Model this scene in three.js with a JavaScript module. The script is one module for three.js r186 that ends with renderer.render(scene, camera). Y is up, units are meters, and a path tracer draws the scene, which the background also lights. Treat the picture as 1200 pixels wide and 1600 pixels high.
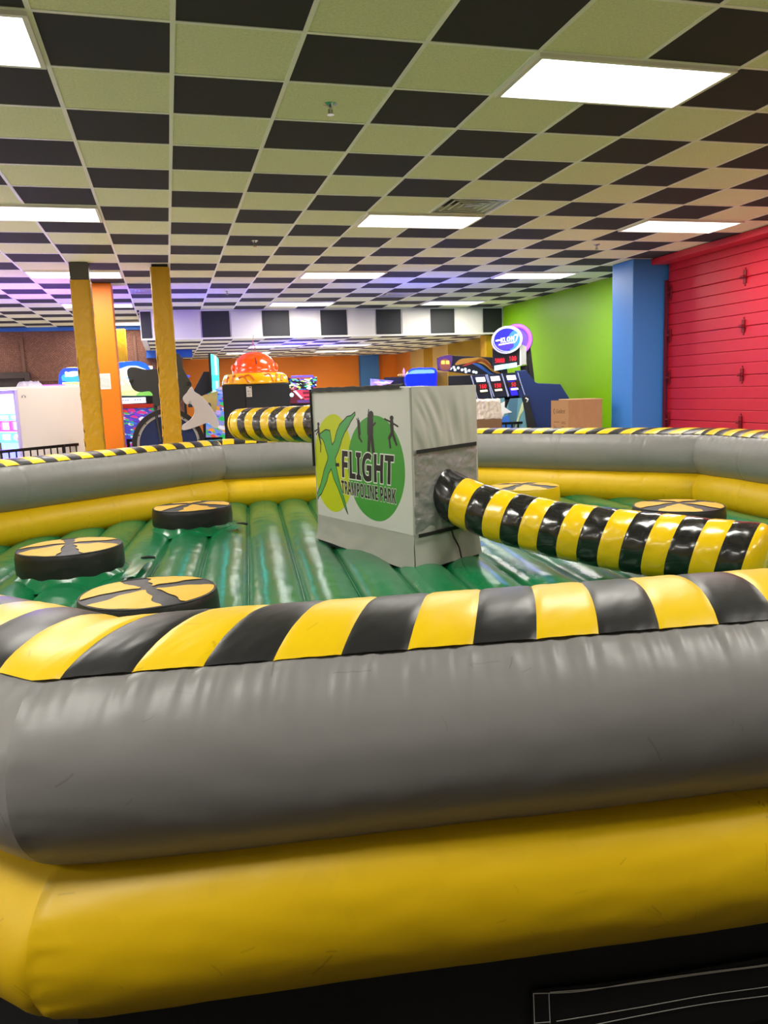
import * as THREE from 'three';
import { RectAreaLightUniformsLib } from 'three/addons/lights/RectAreaLightUniformsLib.js';
import { mergeGeometries } from 'three/addons/utils/BufferGeometryUtils.js';
import { RoundedBoxGeometry } from 'three/addons/geometries/RoundedBoxGeometry.js';
import { ImprovedNoise } from 'three/addons/math/ImprovedNoise.js';

// ---------------------------------------------------------------- camera, exposure
const renderer = new THREE.WebGLRenderer({ antialias: true });
renderer.toneMapping = THREE.LinearToneMapping;
renderer.toneMappingExposure = 1.68;
renderer.shadowMap.enabled = true;
RectAreaLightUniformsLib.init();
const scene = new THREE.Scene();
scene.background = new THREE.Color(0x000000);
const F = 1236, EYE = 1.65;
const camera = new THREE.PerspectiveCamera(2 * Math.atan(800 / F) * 180 / Math.PI, 0.75, 0.05, 80);
camera.position.set(0, EYE, 0);
camera.rotation.set(-0.1515, -0.2595, -0.0364, 'YXZ');
camera.updateMatrixWorld(true);
scene.add(camera);
const PANEL_LIGHT = 17, PANEL_GLOW = 2.4;        // ceiling panels: light given off, and brightness of the diffuser

// ---------------------------------------------------------------- helpers
const V = (x, y, z) => new THREE.Vector3(x, y, z);
let seed = 7;
const rnd = () => { seed = (seed * 1664525 + 1013904223) >>> 0; return seed / 4294967296; };
const NO = new ImprovedNoise();
const noise = (x, y = 0, z = 0) => NO.noise(x + 31.7, y + 17.3, z + 5.1);
const ray = (u, v) => V((u - 600) / F, -(v - 800) / F, -1).applyQuaternion(camera.quaternion);
const at = (u, v, D) => ray(u, v).multiplyScalar(D).add(camera.position);
const atY = (u, v, y) => { const r = ray(u, v); return r.multiplyScalar((y - EYE) / r.y).add(camera.position); };
const atZ = (u, v, z) => { const r = ray(u, v); return r.multiplyScalar(z / r.z).add(camera.position); };
const onPlane = (u, v, p, n) => { const r = ray(u, v); const t = p.clone().sub(camera.position).dot(n) / r.dot(n); return r.multiplyScalar(t).add(camera.position); };
const taken = {};
function numbered(n) { if (!(n in taken)) { taken[n] = 0; return n; } taken[n]++; return n + '_' + String(taken[n]).padStart(3, '0'); }
function mesh(name, geo, mat, parent) { const m = new THREE.Mesh(geo, mat); m.name = name; m.castShadow = true; m.receiveShadow = true; if (parent) parent.add(m); return m; }
function thing(name, label, category, pos = [0, 0, 0], turn = 0, group) {
  const o = new THREE.Group(); o.name = numbered(name); scene.add(o); o.position.set(...pos); o.rotation.y = turn;
  o.userData = { label, category }; if (group) o.userData.group = group; return o;
}
function struct(name, label) { const o = new THREE.Group(); o.name = name; scene.add(o); o.userData = { kind: 'structure' }; if (label) { o.userData.label = label; } return o; }
const box = (w, h, d, x = 0, y = 0, z = 0) => new THREE.BoxGeometry(w, h, d).translate(x, y, z);
const rbox = (w, h, d, r, x = 0, y = 0, z = 0) => new RoundedBoxGeometry(w, h, d, 2, Math.min(r, w / 2.1, h / 2.1, d / 2.1)).translate(x, y, z);
const cyl = (r0, r1, h, n, x = 0, y = 0, z = 0) => new THREE.CylinderGeometry(r0, r1, h, n).translate(x, y, z);
function tube(pts, r, n = 8, seg) { return new THREE.TubeGeometry(new THREE.CatmullRomCurve3(pts.map(p => Array.isArray(p) ? V(...p) : p)), seg || pts.length * 6, r, n); }
function bar(a, b, r, n = 8) { const d = b.clone().sub(a); const g = new THREE.CylinderGeometry(r, r, d.length(), n); g.applyQuaternion(new THREE.Quaternion().setFromUnitVectors(V(0, 1, 0), d.clone().normalize())); const m = a.clone().add(b).multiplyScalar(.5); return g.translate(m.x, m.y, m.z); }
function shapeOf(pts) { const s = new THREE.Shape(); pts.forEach((p, i) => i ? s.lineTo(p[0], p[1]) : s.moveTo(p[0], p[1])); s.closePath(); return s; }
function extr(pts, depth, bevel = 0, z = 0) { return new THREE.ExtrudeGeometry(shapeOf(pts), { depth, bevelEnabled: bevel > 0, bevelSize: bevel, bevelThickness: bevel, bevelSegments: 2, curveSegments: 8 }).translate(0, 0, z); }
function smooth(pts, n = 4) { const c = new THREE.CatmullRomCurve3(pts.map(p => V(p[0], p[1], 0)), true); return c.getPoints(pts.length * n).slice(0, -1).map(p => [p.x, p.y]); }
function surf(nu, nv, f, uvf) {      // grid surface: f(i/nu, j/nv) -> [x, y, z]
  const p = [], uv = [], id = [];
  for (let j = 0; j <= nv; j++) for (let i = 0; i <= nu; i++) { const q = f(i / nu, j / nv); p.push(q[0], q[1], q[2]); const w = uvf ? uvf(i / nu, j / nv) : [i / nu, j / nv]; uv.push(w[0], w[1]); }
  for (let j = 0; j < nv; j++) for (let i = 0; i < nu; i++) { const a = j * (nu + 1) + i, b = a + 1, c = a + nu + 1, d = c + 1; id.push(a, b, d, a, d, c); }
  const g = new THREE.BufferGeometry(); g.setAttribute('position', new THREE.Float32BufferAttribute(p, 3)); g.setAttribute('uv', new THREE.Float32BufferAttribute(uv, 2)); g.setIndex(id); g.computeVertexNormals(); return g;
}
const R = (hex, rough = .6, more = {}) => new THREE.MeshStandardMaterial({ color: hex, roughness: rough, ...more });
function canvas(w, h, draw) { const c = document.createElement('canvas'); c.width = w; c.height = h; const x = c.getContext('2d'); draw(x, w, h); const t = new THREE.CanvasTexture(c); t.colorSpace = THREE.SRGBColorSpace; t.magFilter = THREE.LinearFilter; t.wrapS = t.wrapT = THREE.RepeatWrapping; return t; }
function dataTex(n, f, srgb) { const d = new Uint8Array(n * n * 4); for (let j = 0; j < n; j++) for (let i = 0; i < n; i++) { const c = f(i, j, n); const k = (j * n + i) * 4; if (typeof c === 'number') { d[k] = d[k + 1] = d[k + 2] = c; } else { d[k] = c[0]; d[k + 1] = c[1]; d[k + 2] = c[2]; } d[k + 3] = 255; } const t = new THREE.DataTexture(d, n, n); t.magFilter = THREE.LinearFilter; t.minFilter = THREE.LinearFilter; t.wrapS = t.wrapT = THREE.RepeatWrapping; if (srgb) t.colorSpace = THREE.SRGBColorSpace; t.needsUpdate = true; return t; }
function pnoise(x, y, per, oct = 3) { let s = 0, a = 1, n = 0; for (let o = 0; o < oct; o++) { const P = per << o; const fx = x * P, fy = y * P; const ax = fx / P, ay = fy / P; const w = noise(fx, fy, o) * (1 - ax) * (1 - ay) + noise(fx - P, fy, o) * ax * (1 - ay) + noise(fx, fy - P, o) * (1 - ax) * ay + noise(fx - P, fy - P, o) * ax * ay; s += w * a; n += a; a *= .55; } return s / n; }
const clampB = v => Math.max(0, Math.min(255, Math.round(v)));
const rep = (t, a, b = a) => { const c = t.clone(); c.repeat.set(a, b); c.needsUpdate = true; return c; };
const plane = (u, v, D) => at(u, v, D);
// a group set upright at a pixel and depth, turned to face the camera (or by turn), with pixel -> local coordinates
function place(name, label, category, u, v, D, turn, group) {
  const p = at(u, v, D); const phi = turn === undefined ? Math.atan2(-p.x, -p.z) : turn;
  const g = thing(name, label, category, [p.x, 0, p.z], phi, group);
  const n = V(Math.sin(phi), 0, Math.cos(phi)), r = V(Math.cos(phi), 0, -Math.sin(phi));
  g.loc = (uu, vv, z = 0) => { const o = V(p.x, 0, p.z).addScaledVector(n, z); const q = onPlane(uu, vv, o, n).sub(o); return [q.dot(r), q.y]; };
  g.locs = (pts, z = 0) => pts.map(a => g.loc(a[0], a[1], z));
  return g;
}
function printed(tex, rough = .5, glow = 0) { const m = new THREE.MeshStandardMaterial({ map: tex, roughness: rough }); if (glow) { m.emissive = new THREE.Color(1, 1, 1); m.emissiveMap = tex; m.emissiveIntensity = glow; } return m; }
function glowMat(hex, k, rough = .4) { return new THREE.MeshStandardMaterial({ color: hex, roughness: rough, emissive: hex, emissiveIntensity: k }); }
function rectLight(parent, w, h, color, k, pos, target) { const l = new THREE.RectAreaLight(color, k, w, h); l.name = 'area_light'; l.castShadow = true; parent.add(l); l.position.set(...pos); parent.updateMatrixWorld(true); l.lookAt(parent.localToWorld(V(...target))); return l; }

// ---------------------------------------------------------------- materials
const vinylBump = dataTex(256, (i, j, n) => clampB(128 + 150 * pnoise(i / n, j / n, 6, 4)));
const crinkle = dataTex(256, (i, j, n) => { const a = pnoise(i / n, j / n, 5, 2), b = pnoise(j / n, i / n, 9, 2); return clampB(255 * (1 - Math.min(1, 3.2 * Math.abs(a))) * .6 + 100 * (1 - Math.min(1, 3 * Math.abs(b)))); });
function scuffed(base, dark, amount, n = 1024) {   // vinyl colour with scuffs and faint mottling
  return canvas(n, n, (x, w, h) => {
    x.fillStyle = base; x.fillRect(0, 0, w, h); x.lineCap = 'round';
    for (let k = 0; k < 260; k++) { x.strokeStyle = dark; x.globalAlpha = .006 + .016 * rnd() * amount; x.lineWidth = 6 + 40 * rnd(); const a = rnd() * w, b = rnd() * h; x.beginPath(); x.moveTo(a, b); x.lineTo(a + 60 * (rnd() - .5), b + 90 * (rnd() - .5)); x.stroke(); }
    for (let k = 0; k < 90 * amount; k++) { x.strokeStyle = dark; x.globalAlpha = .08 + .22 * rnd(); x.lineWidth = .8 + 1.6 * rnd(); const a = rnd() * w, b = rnd() * h, t = rnd() * 6.3, l = 6 + 50 * rnd() * rnd(); x.beginPath(); x.moveTo(a, b); x.quadraticCurveTo(a + l * .5 * Math.cos(t) + 5 * rnd(), b + l * .5 * Math.sin(t), a + l * Math.cos(t), b + l * Math.sin(t)); x.stroke(); }
    for (let k = 0; k < 5 * amount; k++) { const a = rnd() * w, b = rnd() * h; x.fillStyle = dark; for (let q = 0; q < 26; q++) { x.globalAlpha = .1 + .25 * rnd(); x.beginPath(); x.ellipse(a + 14 * (rnd() - .5), b + 34 * (rnd() - .5), .6 + 1.6 * rnd(), .6 + 3 * rnd(), rnd(), 0, 7); x.fill(); } }
    x.globalAlpha = 1;
  });
}
const vinylFine = rep(vinylBump, 2.5);
const vinyl = (tex, rough, bump = .0012, more = {}) => new THREE.MeshPhysicalMaterial({ map: tex, roughness: rough, bumpMap: vinylFine, bumpScale: bump, ...more });
const plainVinyl = (hex, rough, bump = .0012, more = {}) => new THREE.MeshPhysicalMaterial({ color: hex, roughness: rough, bumpMap: vinylBump, bumpScale: bump, ...more });
const M = {
  gray: vinyl(scuffed('#8a8987', '#3a3836', .8), .42, .0024),
  yellow: vinyl(scuffed('#e6bd00', '#7a5600', 1.3), .45, .0024),
  capYellow: vinyl(scuffed('#ecc600', '#9a7000', .5, 512), .36),
  capBlack: vinyl(scuffed('#1f1f20', '#0c0c0c', .6, 512), .37),
  green: vinyl(scuffed('#0f7042', '#0a4a2c', .6, 512), .24),
  armYellow: new THREE.MeshPhysicalMaterial({ color: '#eec500', roughness: .25, bumpMap: crinkle, bumpScale: .004, clearcoat: .5, clearcoatRoughness: .15 }),
  armBlack: new THREE.MeshPhysicalMaterial({ color: '#1b1a1b', roughness: .22, bumpMap: crinkle, bumpScale: .004, clearcoat: .6, clearcoatRoughness: .12 }),
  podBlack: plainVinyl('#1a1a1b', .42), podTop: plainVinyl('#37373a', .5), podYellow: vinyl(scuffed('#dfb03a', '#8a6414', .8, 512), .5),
  skirt: plainVinyl('#1b1b1d', .62, .0025), stitch: R('#d8d6cf', .8),
  cover: plainVinyl('#a3a49c', .48, .0015), coverMid: new THREE.MeshPhysicalMaterial({ color: '#8b8c8c', roughness: .3, metalness: .25, bumpMap: crinkle, bumpScale: .006 }), strap: R('#121212', .7),
  white: R('#e6e3dc', .6), tileLight: null, tileDark: null, tbar: R('#f4f4ee', .5),
  blackMetal: R('#101012', .45, { metalness: .4 }), black: R('#15161a', .5), darkPanel: R('#26282b', .55), navy: R('#0f2a63', .45), chrome: R('#c4c6c8', .22, { metalness: 1 }),
};
const speck = dataTex(256, (i, j, n) => clampB(246 + 22 * pnoise(i / n, j / n, 40, 2) - (rnd() < .1 ? 34 * rnd() : 0)), true);
const speckBump = dataTex(256, (i, j, n) => clampB(150 + 120 * pnoise(i / n, j / n, 48, 2)));
M.tileLight = new THREE.MeshStandardMaterial({ color: '#eeefca', map: speck, bumpMap: speckBump, bumpScale: .002, roughness: .95 });  // yellow-green tint stands in for light bounced up off the arena
M.tileDark = new THREE.MeshStandardMaterial({ color: '#323236', map: speck, bumpMap: speckBump, bumpScale: .002, roughness: .9 });
const paintBump = dataTex(256, (i, j, n) => clampB(128 + 110 * pnoise(i / n, j / n, 24, 3)));
const paint = (hex, rough = .6) => new THREE.MeshStandardMaterial({ color: hex, roughness: rough, bumpMap: rep(paintBump, 3), bumpScale: .001 });
// pads of the columns: creased yellow vinyl
M.pad = new THREE.MeshPhysicalMaterial({ color: '#c59600', roughness: .5, bumpMap: rep(crinkle, .8, 2), bumpScale: .006 });

// ---------------------------------------------------------------- room
const T = .6096, X0 = .151, Z0 = -4.005, CEIL = EYE + 1.698;
const gx = i => X0 + i * T, gz = r => Z0 - r * T;
const XR = gx(11.42), XL = -9.2, ZB = 3.4, ZSOF = gz(20), ZFAR = -24.6, ZW = -19.75;
const LOW = atZ(480, 527, ZSOF).y;
const unseen_bounce_floor = dataTex(256, (i, j, n) => { const a = pnoise(i / n, j / n, 60, 1) * 40, b = rnd() * 16; return [clampB(206 + a * .5 + b), clampB(202 + a * .5 + b), clampB(194 + a * .5 + b)]; }, true);
{
  const f = struct('floor'); const g = box(XR - XL + 1, .1, ZB - ZFAR + 1, (XR + XL) / 2, -.05, (ZB + ZFAR) / 2);
  mesh('unseen_dark_mat', rbox(10, .02, ZB + 4, .005, 0, .01, (ZB - 4) / 2), R('#1c1c1e', .85), f);  // unseen mat, black to keep the underside of the front wall dark
  mesh('unseen_bounce_floor', g, new THREE.MeshStandardMaterial({ map: rep(unseen_bounce_floor, 40, 60), roughness: .95 }), f);  // floor out of view, made pale to bounce light onto the ceiling
}
// walls
const wallGreen = struct('wall_right', 'bright lime green painted wall beside the blue pillar');
mesh('painted_wall', box(.2, CEIL, 16.2 - 10.1 + .2, XR + .1, CEIL / 2, -13.15), paint('#7db800', .45), wallGreen);
mesh('painted_wall', box(.2, CEIL, ZB + 4.6, XR + .1, CEIL / 2, (ZB - 4.6) / 2), paint('#d8d4ca'), wallGreen);
const wl = struct('wall_left'); mesh('painted_wall', box(.2, CEIL, ZB - ZFAR, XL - .1, CEIL / 2, (ZB + ZFAR) / 2), paint('#c9bfb2'), wl);  // out of view, kept pale to reflect light into the hall
const wb = struct('wall_behind'); mesh('painted_wall', box(XR - XL, CEIL, .2, (XR + XL) / 2, CEIL / 2, ZB + .1), paint('#8f8b84'), wb);  // unseen, set close and dull so the arena front stays dim
const wf = struct('wall_far', 'orange painted far wall with a blue pilaster');
const XOP = .4;
mesh('painted_wall', box(XR - XOP + .4, CEIL, .2, (XR + XOP) / 2, CEIL / 2, ZFAR - .1), paint('#f28a1a'), wf);
{ const a = atZ(560, 560, ZFAR).x, b = atZ(589, 560, ZFAR).x; mesh('pilaster', rbox(b - a, LOW, .24, .01, (a + b) / 2, LOW / 2, ZFAR + .12), paint('#3f7fc0'), wf); }
// far room: right wall painted in blocks (orange, cream, mustard), each block a panel
{
  const w = struct('wall_far_right', 'far side wall in orange, cream and mustard blocks');
  const zAt = u => { const r = ray(u, 560); return r.z * XR / r.x; };
  const cuts = [[589, 641, '#f0963a'], [641, 662, '#d8b56a'], [662, 676, '#b88a12'], [676, 700, '#d2b067'], [700, 752, '#a8850e'], [752, 776, '#d39a12']];
  for (const [a, b, c] of cuts) { const za = zAt(a), zb = zAt(b); mesh('painted_panel', box(.12, CEIL, za < zb ? zb - za : za - zb, XR + .06, CEIL / 2, (za + zb) / 2), paint(c), w); }
}
// woven mat wall on the left with battens
{
  const weave = canvas(512, 512, (x, w) => {
    x.fillStyle = '#5d3f33'; x.fillRect(0, 0, w, w); const n = 32, s = w / n;
    for (let j = 0; j < n; j++) for (let i = 0; i < n; i++) { const k = ((i + j) >> 1) % 2; const t = 88 + 26 * rnd(); x.fillStyle = `rgb(${t + 22},${t * .74 + 8},${t * .62 + 6})`; if (k) x.fillRect(i * s + 1, j * s + 3, s - 1, s - 6); else x.fillRect(i * s + 3, j * s + 1, s - 6, s - 1); }
  });
  const m1 = new THREE.MeshStandardMaterial({ map: rep(weave, .8), roughness: .85 }); const t2 = rep(weave, .8); t2.rotation = Math.PI / 4; const m2 = new THREE.MeshStandardMaterial({ map: t2, roughness: .85 });
  const w = struct('wall_woven', 'brown woven mat wall with wooden battens'); const bat = R('#6b4a3b', .7);
  const u0 = atZ(37, 560, ZW).x; const pitch = 2.44; const xs = []; for (let x = u0 - pitch * 2; x < XOP; x += pitch) xs.push(x); xs.push(XOP);
  xs.unshift(XL);
  for (let k = 0; k + 1 < xs.length; k++) {
    const a = xs[k], b = xs[k + 1]; const g = new THREE.PlaneGeometry(b - a, CEIL, 1, 1); const uv = g.attributes.uv; for (let q = 0; q < uv.count; q++) uv.setXY(q, uv.getX(q) * (b - a), uv.getY(q) * CEIL);
    mesh('mat_panel', g.translate((a + b) / 2, CEIL / 2, ZW), k % 2 ? m2 : m1, w);
    mesh('batten', rbox(.07, CEIL - .2, .03, .008, b - .01, CEIL / 2 - .1, ZW + .015), bat, w);
  }
  const yb = atZ(60, 594, ZW).y; mesh('batten', rbox(XOP - XL, .07, .03, .008, (XOP + XL) / 2, yb, ZW + .016), bat, w);
  mesh('backing', box(XOP - XL, CEIL, .15, (XOP + XL) / 2, CEIL / 2, ZW - .09), R('#3a2a22', .9), w);
  // dark door opening with its frame
  const d = struct('door_2', 'dark brown framed doorway in the woven wall'); const a = atZ(-40, 590, ZW).x, b = atZ(44, 590, ZW).x, top = atZ(20, 582, ZW).y;
  mesh('door_leaf', rbox(b - a - .16, top - .1, .05, .01, (a + b) / 2, (top - .1) / 2, ZW + .06), R('#2b211f', .6), d);
  for (const x of [a, b]) mesh('door_frame', rbox(.12, top, .1, .01, x, top / 2, ZW + .08), R('#3c2f2b', .6), d);
  mesh('door_frame', rbox(b - a + .12, .14, .1, .01, (a + b) / 2, top - .07, ZW + .081), R('#3c2f2b', .6), d);
  const s = struct('trim_1', 'blue painted band above the woven wall'); const y0 = atZ(50, 518, ZW).y; const bl = paint('#2b66c4');
  mesh('painted_band', box(gx(-.9) - XL, CEIL - y0, .14, (gx(-.9) + XL) / 2, (CEIL + y0) / 2, ZW + .07), bl, s);
  mesh('painted_band', box(XOP + .25 - gx(-.9), .17, .16, (XOP + .25 + gx(-.9)) / 2, LOW - .085, ZW + .08), bl, s);
}
// blue pillar and roll-up door on the right
const XP = gx(10.28), ZP0 = gz(10), ZP1 = gz(10.9), XD = 6.93;
{
  const p = struct('trim_2', 'blue painted square pillar next to the red shutter door');
  mesh('pillar', rbox(XR - XP + .02, CEIL, ZP0 - ZP1, .012, (XR + XP) / 2, CEIL / 2, (ZP0 + ZP1) / 2), paint('#3d83d6', .5), p);
  const h = struct('trim_3', 'red painted header beam above the shutter door'); const red = paint('#c2283a', .45);
  const zA = ZP0 + .0, zB = -1.2, hb = atX(1000, 420, XP + .3);
  const yb = (() => { const r = ray(1197, 366); const t = (XP + .31) / r.x; return r.y * t + EYE; })();
  mesh('beam_face', rbox(.06, CEIL - yb - .005, zB - zA, .008, XP + .30, (CEIL + yb) / 2, (zA + zB) / 2), red, h);
  mesh('beam_soffit', rbox(XD - XP - .28, .05, zB - zA, .008, (XD + XP + .28) / 2, yb + .03, (zA + zB) / 2), red, h);
  const d = struct('door_1', 'red sectional shutter door of ribbed horizontal panels'); const dr = paint('#bb1c30', .4), hw = R('#7d1420', .4, { metalness: .3 });
  const zE = -1.4, L = zE - (ZP0 + .06);
  const jy = v => { const r = ray(1040, v); const t = XD / r.x; return r.y * t + EYE; };
  const pitch = (jy(525) - jy(655)) / 2, y0 = jy(655);
  mesh('door_core', box(.06, CEIL, L, XD + .06, CEIL / 2, ZP0 + .06 + L / 2), R('#8e1626', .6), d);
  for (let k = -3; k < 6; k++) {
    const base = y0 + k * pitch; if (base > CEIL) continue;
    for (let q = 0; q < 4; q++) { const a = base + q * pitch / 4, hgt = pitch / 4 - (q === 3 ? .006 : .003); if (a + hgt > CEIL || a < -.1) continue; mesh('panel_rib', rbox(.03, hgt, L, .008, XD + .018, a + hgt / 2, ZP0 + .06 + L / 2), dr, d); }
    if (base > .2 && base < CEIL - .2) for (const zz of [ZP0 + .13, ZP0 + 1.62, ZP0 + 3.3]) {
      const hg = mesh('hinge', mergeGeometries([rbox(.02, .16, .05, .005, XD - .008, base, zz), new THREE.CylinderGeometry(.014, .014, .1, 10).rotateX(Math.PI / 2).translate(XD - .03, base - .005, zz), rbox(.05, .03, .05, .005, XD - .03, base + .004, zz)].map(g => g.index ? g.toNonIndexed() : g)), hw, d);
      for (const dy of [-.1, .1]) mesh('bolt', new THREE.SphereGeometry(.011, 8, 6).translate(XD, base + dy, zz), hw, hg);
    }
  }
  mesh('track', mergeGeometries([box(.05, CEIL - .3, .012, XD - .02, (CEIL - .3) / 2, ZP0 + .045), box(.012, CEIL - .3, .06, XD - .04, (CEIL - .3) / 2, ZP0 + .07)]), hw, d);
}
function atX(u, v, x) { const r = ray(u, v); return r.multiplyScalar(x / r.x).add(camera.position); }

// ceiling: slab, T-bars, tiles
const LIGHTS = []; for (const r of [-6, 0, 6, 12, 18]) for (const i of [-15, -9, -3, 3, 8]) if (gx(i) > XL + .1) LIGHTS.push([i, r]); LIGHTS.push([-3, 24], [-9, 24], [-15, 24]);
const VENTS = [[4, 5], [6, 16], [-1, 15]];
{
  const c = struct('ceiling'); const slabM = R('#3b3b3b', .9);
  mesh('slab', box(XR - XL + .4, .1, ZB - ZFAR + .4, (XR + XL) / 2, CEIL + .3, (ZB + ZFAR) / 2), slabM, c);
  const used = new Set(); for (const [i, r] of LIGHTS) { used.add(i + ',' + r); used.add((i + 1) + ',' + r); } for (const [i, r] of VENTS) used.add(i + ',' + r);
  const i0 = -15, i1 = 11, r0 = -12, r1 = 25; const cells = [];
  for (let r = r0; r <= r1; r++) for (let i = i0; i <= i1; i++) {
    if (used.has(i + ',' + r)) continue; if (r >= 20 && i >= -1) continue; if (i === 10 && r >= 0 && false) continue;
    const P = [[i, r], [i + 1, r], [i + 1, r + 1], [i, r + 1]].map(([a, b]) => V(gx(a), CEIL, gz(b)).project(camera)); const cz = gz(r + .5);
    let area = 0; const inside = cz < -.6 && P.some(p => Math.abs(p.x) < 1.02 && Math.abs(p.y) < 1.02); if (inside) for (let k = 0; k < 4; k++) { const p = P[k], q = P[(k + 1) % 4]; area += p.x * q.y - q.x * p.y; }
    cells.push({ i, r, area: inside ? Math.abs(area) : -1 });
  }
  cells.sort((a, b) => b.area - a.area);
  const w = T - .022; const tileG = box(w, .014, w); const rest = [[], []];
  cells.forEach((k, n) => {
    const light = ((k.i + k.r) % 2 + 2) % 2 === 0; let x = gx(k.i + .5), z = gz(k.r + .5); let g = tileG;
    let clipW = w; const xr = Math.min(gx(k.i + 1) - .011, XR); if (xr < gx(k.i + 1) - .02) { clipW = xr - gx(k.i) - .011; if (clipW < .02) return; x = gx(k.i) + .011 + clipW / 2; g = box(clipW, .014, w); }
    if (n < 296 && k.area > 0) { const m = mesh(numbered('ceiling_tile'), g, light ? M.tileLight : M.tileDark, c); m.position.set(x, CEIL + .011, z); m.name = 'ceiling_tile'; }
    else rest[light ? 0 : 1].push(g.clone().translate(x, CEIL + .011, z));
  });
  const a = mesh('far_pale_tiles', mergeGeometries(rest[0]), M.tileLight, c); a.userData.kind = 'stuff';
  const b = mesh('far_black_tiles', mergeGeometries(rest[1]), M.tileDark, c); b.userData.kind = 'stuff';
  for (let i = i0; i <= i1; i++) { const zEnd = i >= 0 ? gz(20) : gz(25.8); mesh('ceiling_bar', box(.024, .03, ZB - zEnd, gx(i), CEIL + .015, (ZB + zEnd) / 2), M.tbar, c); }
  for (let r = r0; r <= r1; r++) { const xe = r > 20 ? gx(-.9) : XR; mesh('ceiling_bar', box(xe - XL, .03, .024, (xe + XL) / 2, CEIL + .0153, gz(r)), M.tbar, c); }
}
// soffit: checkered bulkhead with the lower ceiling behind it
{
  const s = struct('wall_soffit', 'checkered black and white bulkhead hanging from the ceiling'); const xl = gx(-.9);
  mesh('bulkhead', box(XR - xl, CEIL - LOW, .1, (XR + xl) / 2, (CEIL + LOW) / 2, ZSOF - .06), M.white, s);
  mesh('bulkhead_side', box(.1, CEIL - LOW, ZSOF - ZFAR, xl + .05, (CEIL + LOW) / 2, (ZSOF + ZFAR) / 2), M.white, s);
  const edges = [215, 237.5, 314, 360, 409, 453.5, 500, 543, 587, 627.5, 672, 711, 754, 784.5].map(u => atZ(u, 505, ZSOF).x); edges[0] = xl; edges[edges.length - 1] = XR - .02;
  const hh = CEIL - LOW; const wp = R('#dcd8d2', .7), bp = R('#222326', .6);
  for (let k = 0; k + 1 < edges.length; k++) { const a = edges[k], b = edges[k + 1]; mesh('bulkhead_panel', box(b - a - .03, hh - .06, .02, (a + b) / 2, CEIL - hh / 2, ZSOF), k % 2 ? wp : bp, s); }
  mesh('edge_trim', rbox(XR - xl, .035, .04, .006, (XR + xl) / 2, LOW + .012, ZSOF + .008), M.white, s); mesh('edge_trim', rbox(XR - xl, .025, .03, .006, (XR + xl) / 2, CEIL - .014, ZSOF + .006), M.white, s);
  const c = struct('ceiling_low', 'lower checkered ceiling behind the bulkhead'); const rest = [[], []];
  for (let r = 20; gz(r) > ZFAR; r++) for (let i = -1; i < 12; i++) { const x0 = Math.max(gx(i), xl + .1), x1 = Math.min(gx(i + 1), XR); if (x1 - x0 < .06) continue; rest[((i + r) % 2 + 2) % 2].push(box(x1 - x0 - .022, .014, T - .022, (x0 + x1) / 2, LOW + .011, gz(r + .5))); }
  const a = mesh('low_pale_tiles', mergeGeometries(rest[0]), M.tileLight, c), b = mesh('low_black_tiles', mergeGeometries(rest[1]), M.tileDark, c); a.userData.kind = b.userData.kind = 'stuff';
  for (let i = 0; i < 12; i++) mesh('ceiling_bar', box(.024, .03, ZSOF - ZFAR, gx(i), LOW + .015, (ZSOF + ZFAR) / 2), M.tbar, c);
  for (let r = 20; gz(r) > ZFAR; r++) mesh('ceiling_bar', box(XR - xl, .03, .024, (XR + xl) / 2, LOW + .0153, gz(r)), M.tbar, c);
}
// ceiling lights
function panelLight(x0, x1, z0, z1, y, label) {
  const g = thing('ceiling_light', label, 'ceiling light', [(x0 + x1) / 2, y - .014, (z0 + z1) / 2], 0, 'ceiling light panels'); const w = x1 - x0 - .02, d = z1 - z0 - .02;
  const fr = M.white; mesh('frame', mergeGeometries([box(w, .035, .025, 0, .012, d / 2 - .012), box(w, .035, .025, 0, .012, -d / 2 + .012), box(.025, .035, d - .05, w / 2 - .012, .012, 0), box(.025, .035, d - .05, -w / 2 + .012, .012, 0)]), fr, g);
  mesh('light_diffuser', box(w - .05, .012, d - .05, 0, .012, 0), glowMat('#fffdf6', PANEL_GLOW), g);
  mesh('housing', box(w, .06, d, 0, .06, 0), M.white, g);
  rectLight(g, w - .06, d - .06, '#fff9f0', PANEL_LIGHT, [0, -.004, 0], [0, -1, 0]);
}
const LBL = {
  '3,0': 'white ceiling light panel closest above the low striped arm', '-3,0': 'white ceiling light panel above the left wall of the arena', '3,6': 'white ceiling light panel touching the square metal vent',
  '-3,6': 'white ceiling light panel ahead of the yellow column with the grey top', '8,6': 'white ceiling light panel beside the red header beam', '-3,12': 'white ceiling light panel partly hidden by the grey-topped yellow column',
  '3,12': 'white ceiling light panel halfway between the vent and the checkered bulkhead', '8,12': 'white ceiling light panel ahead of the blue pillar', '-3,18': 'white ceiling light panel partly hidden by the orange column',
  '3,18': 'white ceiling light panel just ahead of the bulkhead, above the orange dome', '8,18': 'white ceiling light panel just ahead of the bulkhead, beside the green wall', '-3,24': 'white ceiling light panel touching the blue band above the woven wall' };
for (const [i, r] of LIGHTS) panelLight(gx(i), gx(i + 2), gz(r + 1), gz(r), CEIL, LBL[i + ',' + r] || 'white ceiling light panel over the rest of the hall');
[[388, 541, 'light panel under the lower ceiling behind the orange dome wire'], [501, 539.5, 'light panel under the lower ceiling closest to the bulkhead edge'], [352, 552, 'light panel under the lower ceiling beside the cyan screen'], [492, 549, 'light panel under the lower ceiling closest to the orange wall']].forEach(([u, v, l]) => { const a = atY(u, v, LOW); panelLight(a.x, a.x + 1.2, a.z - .3, a.z + .3, LOW, l); });
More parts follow.
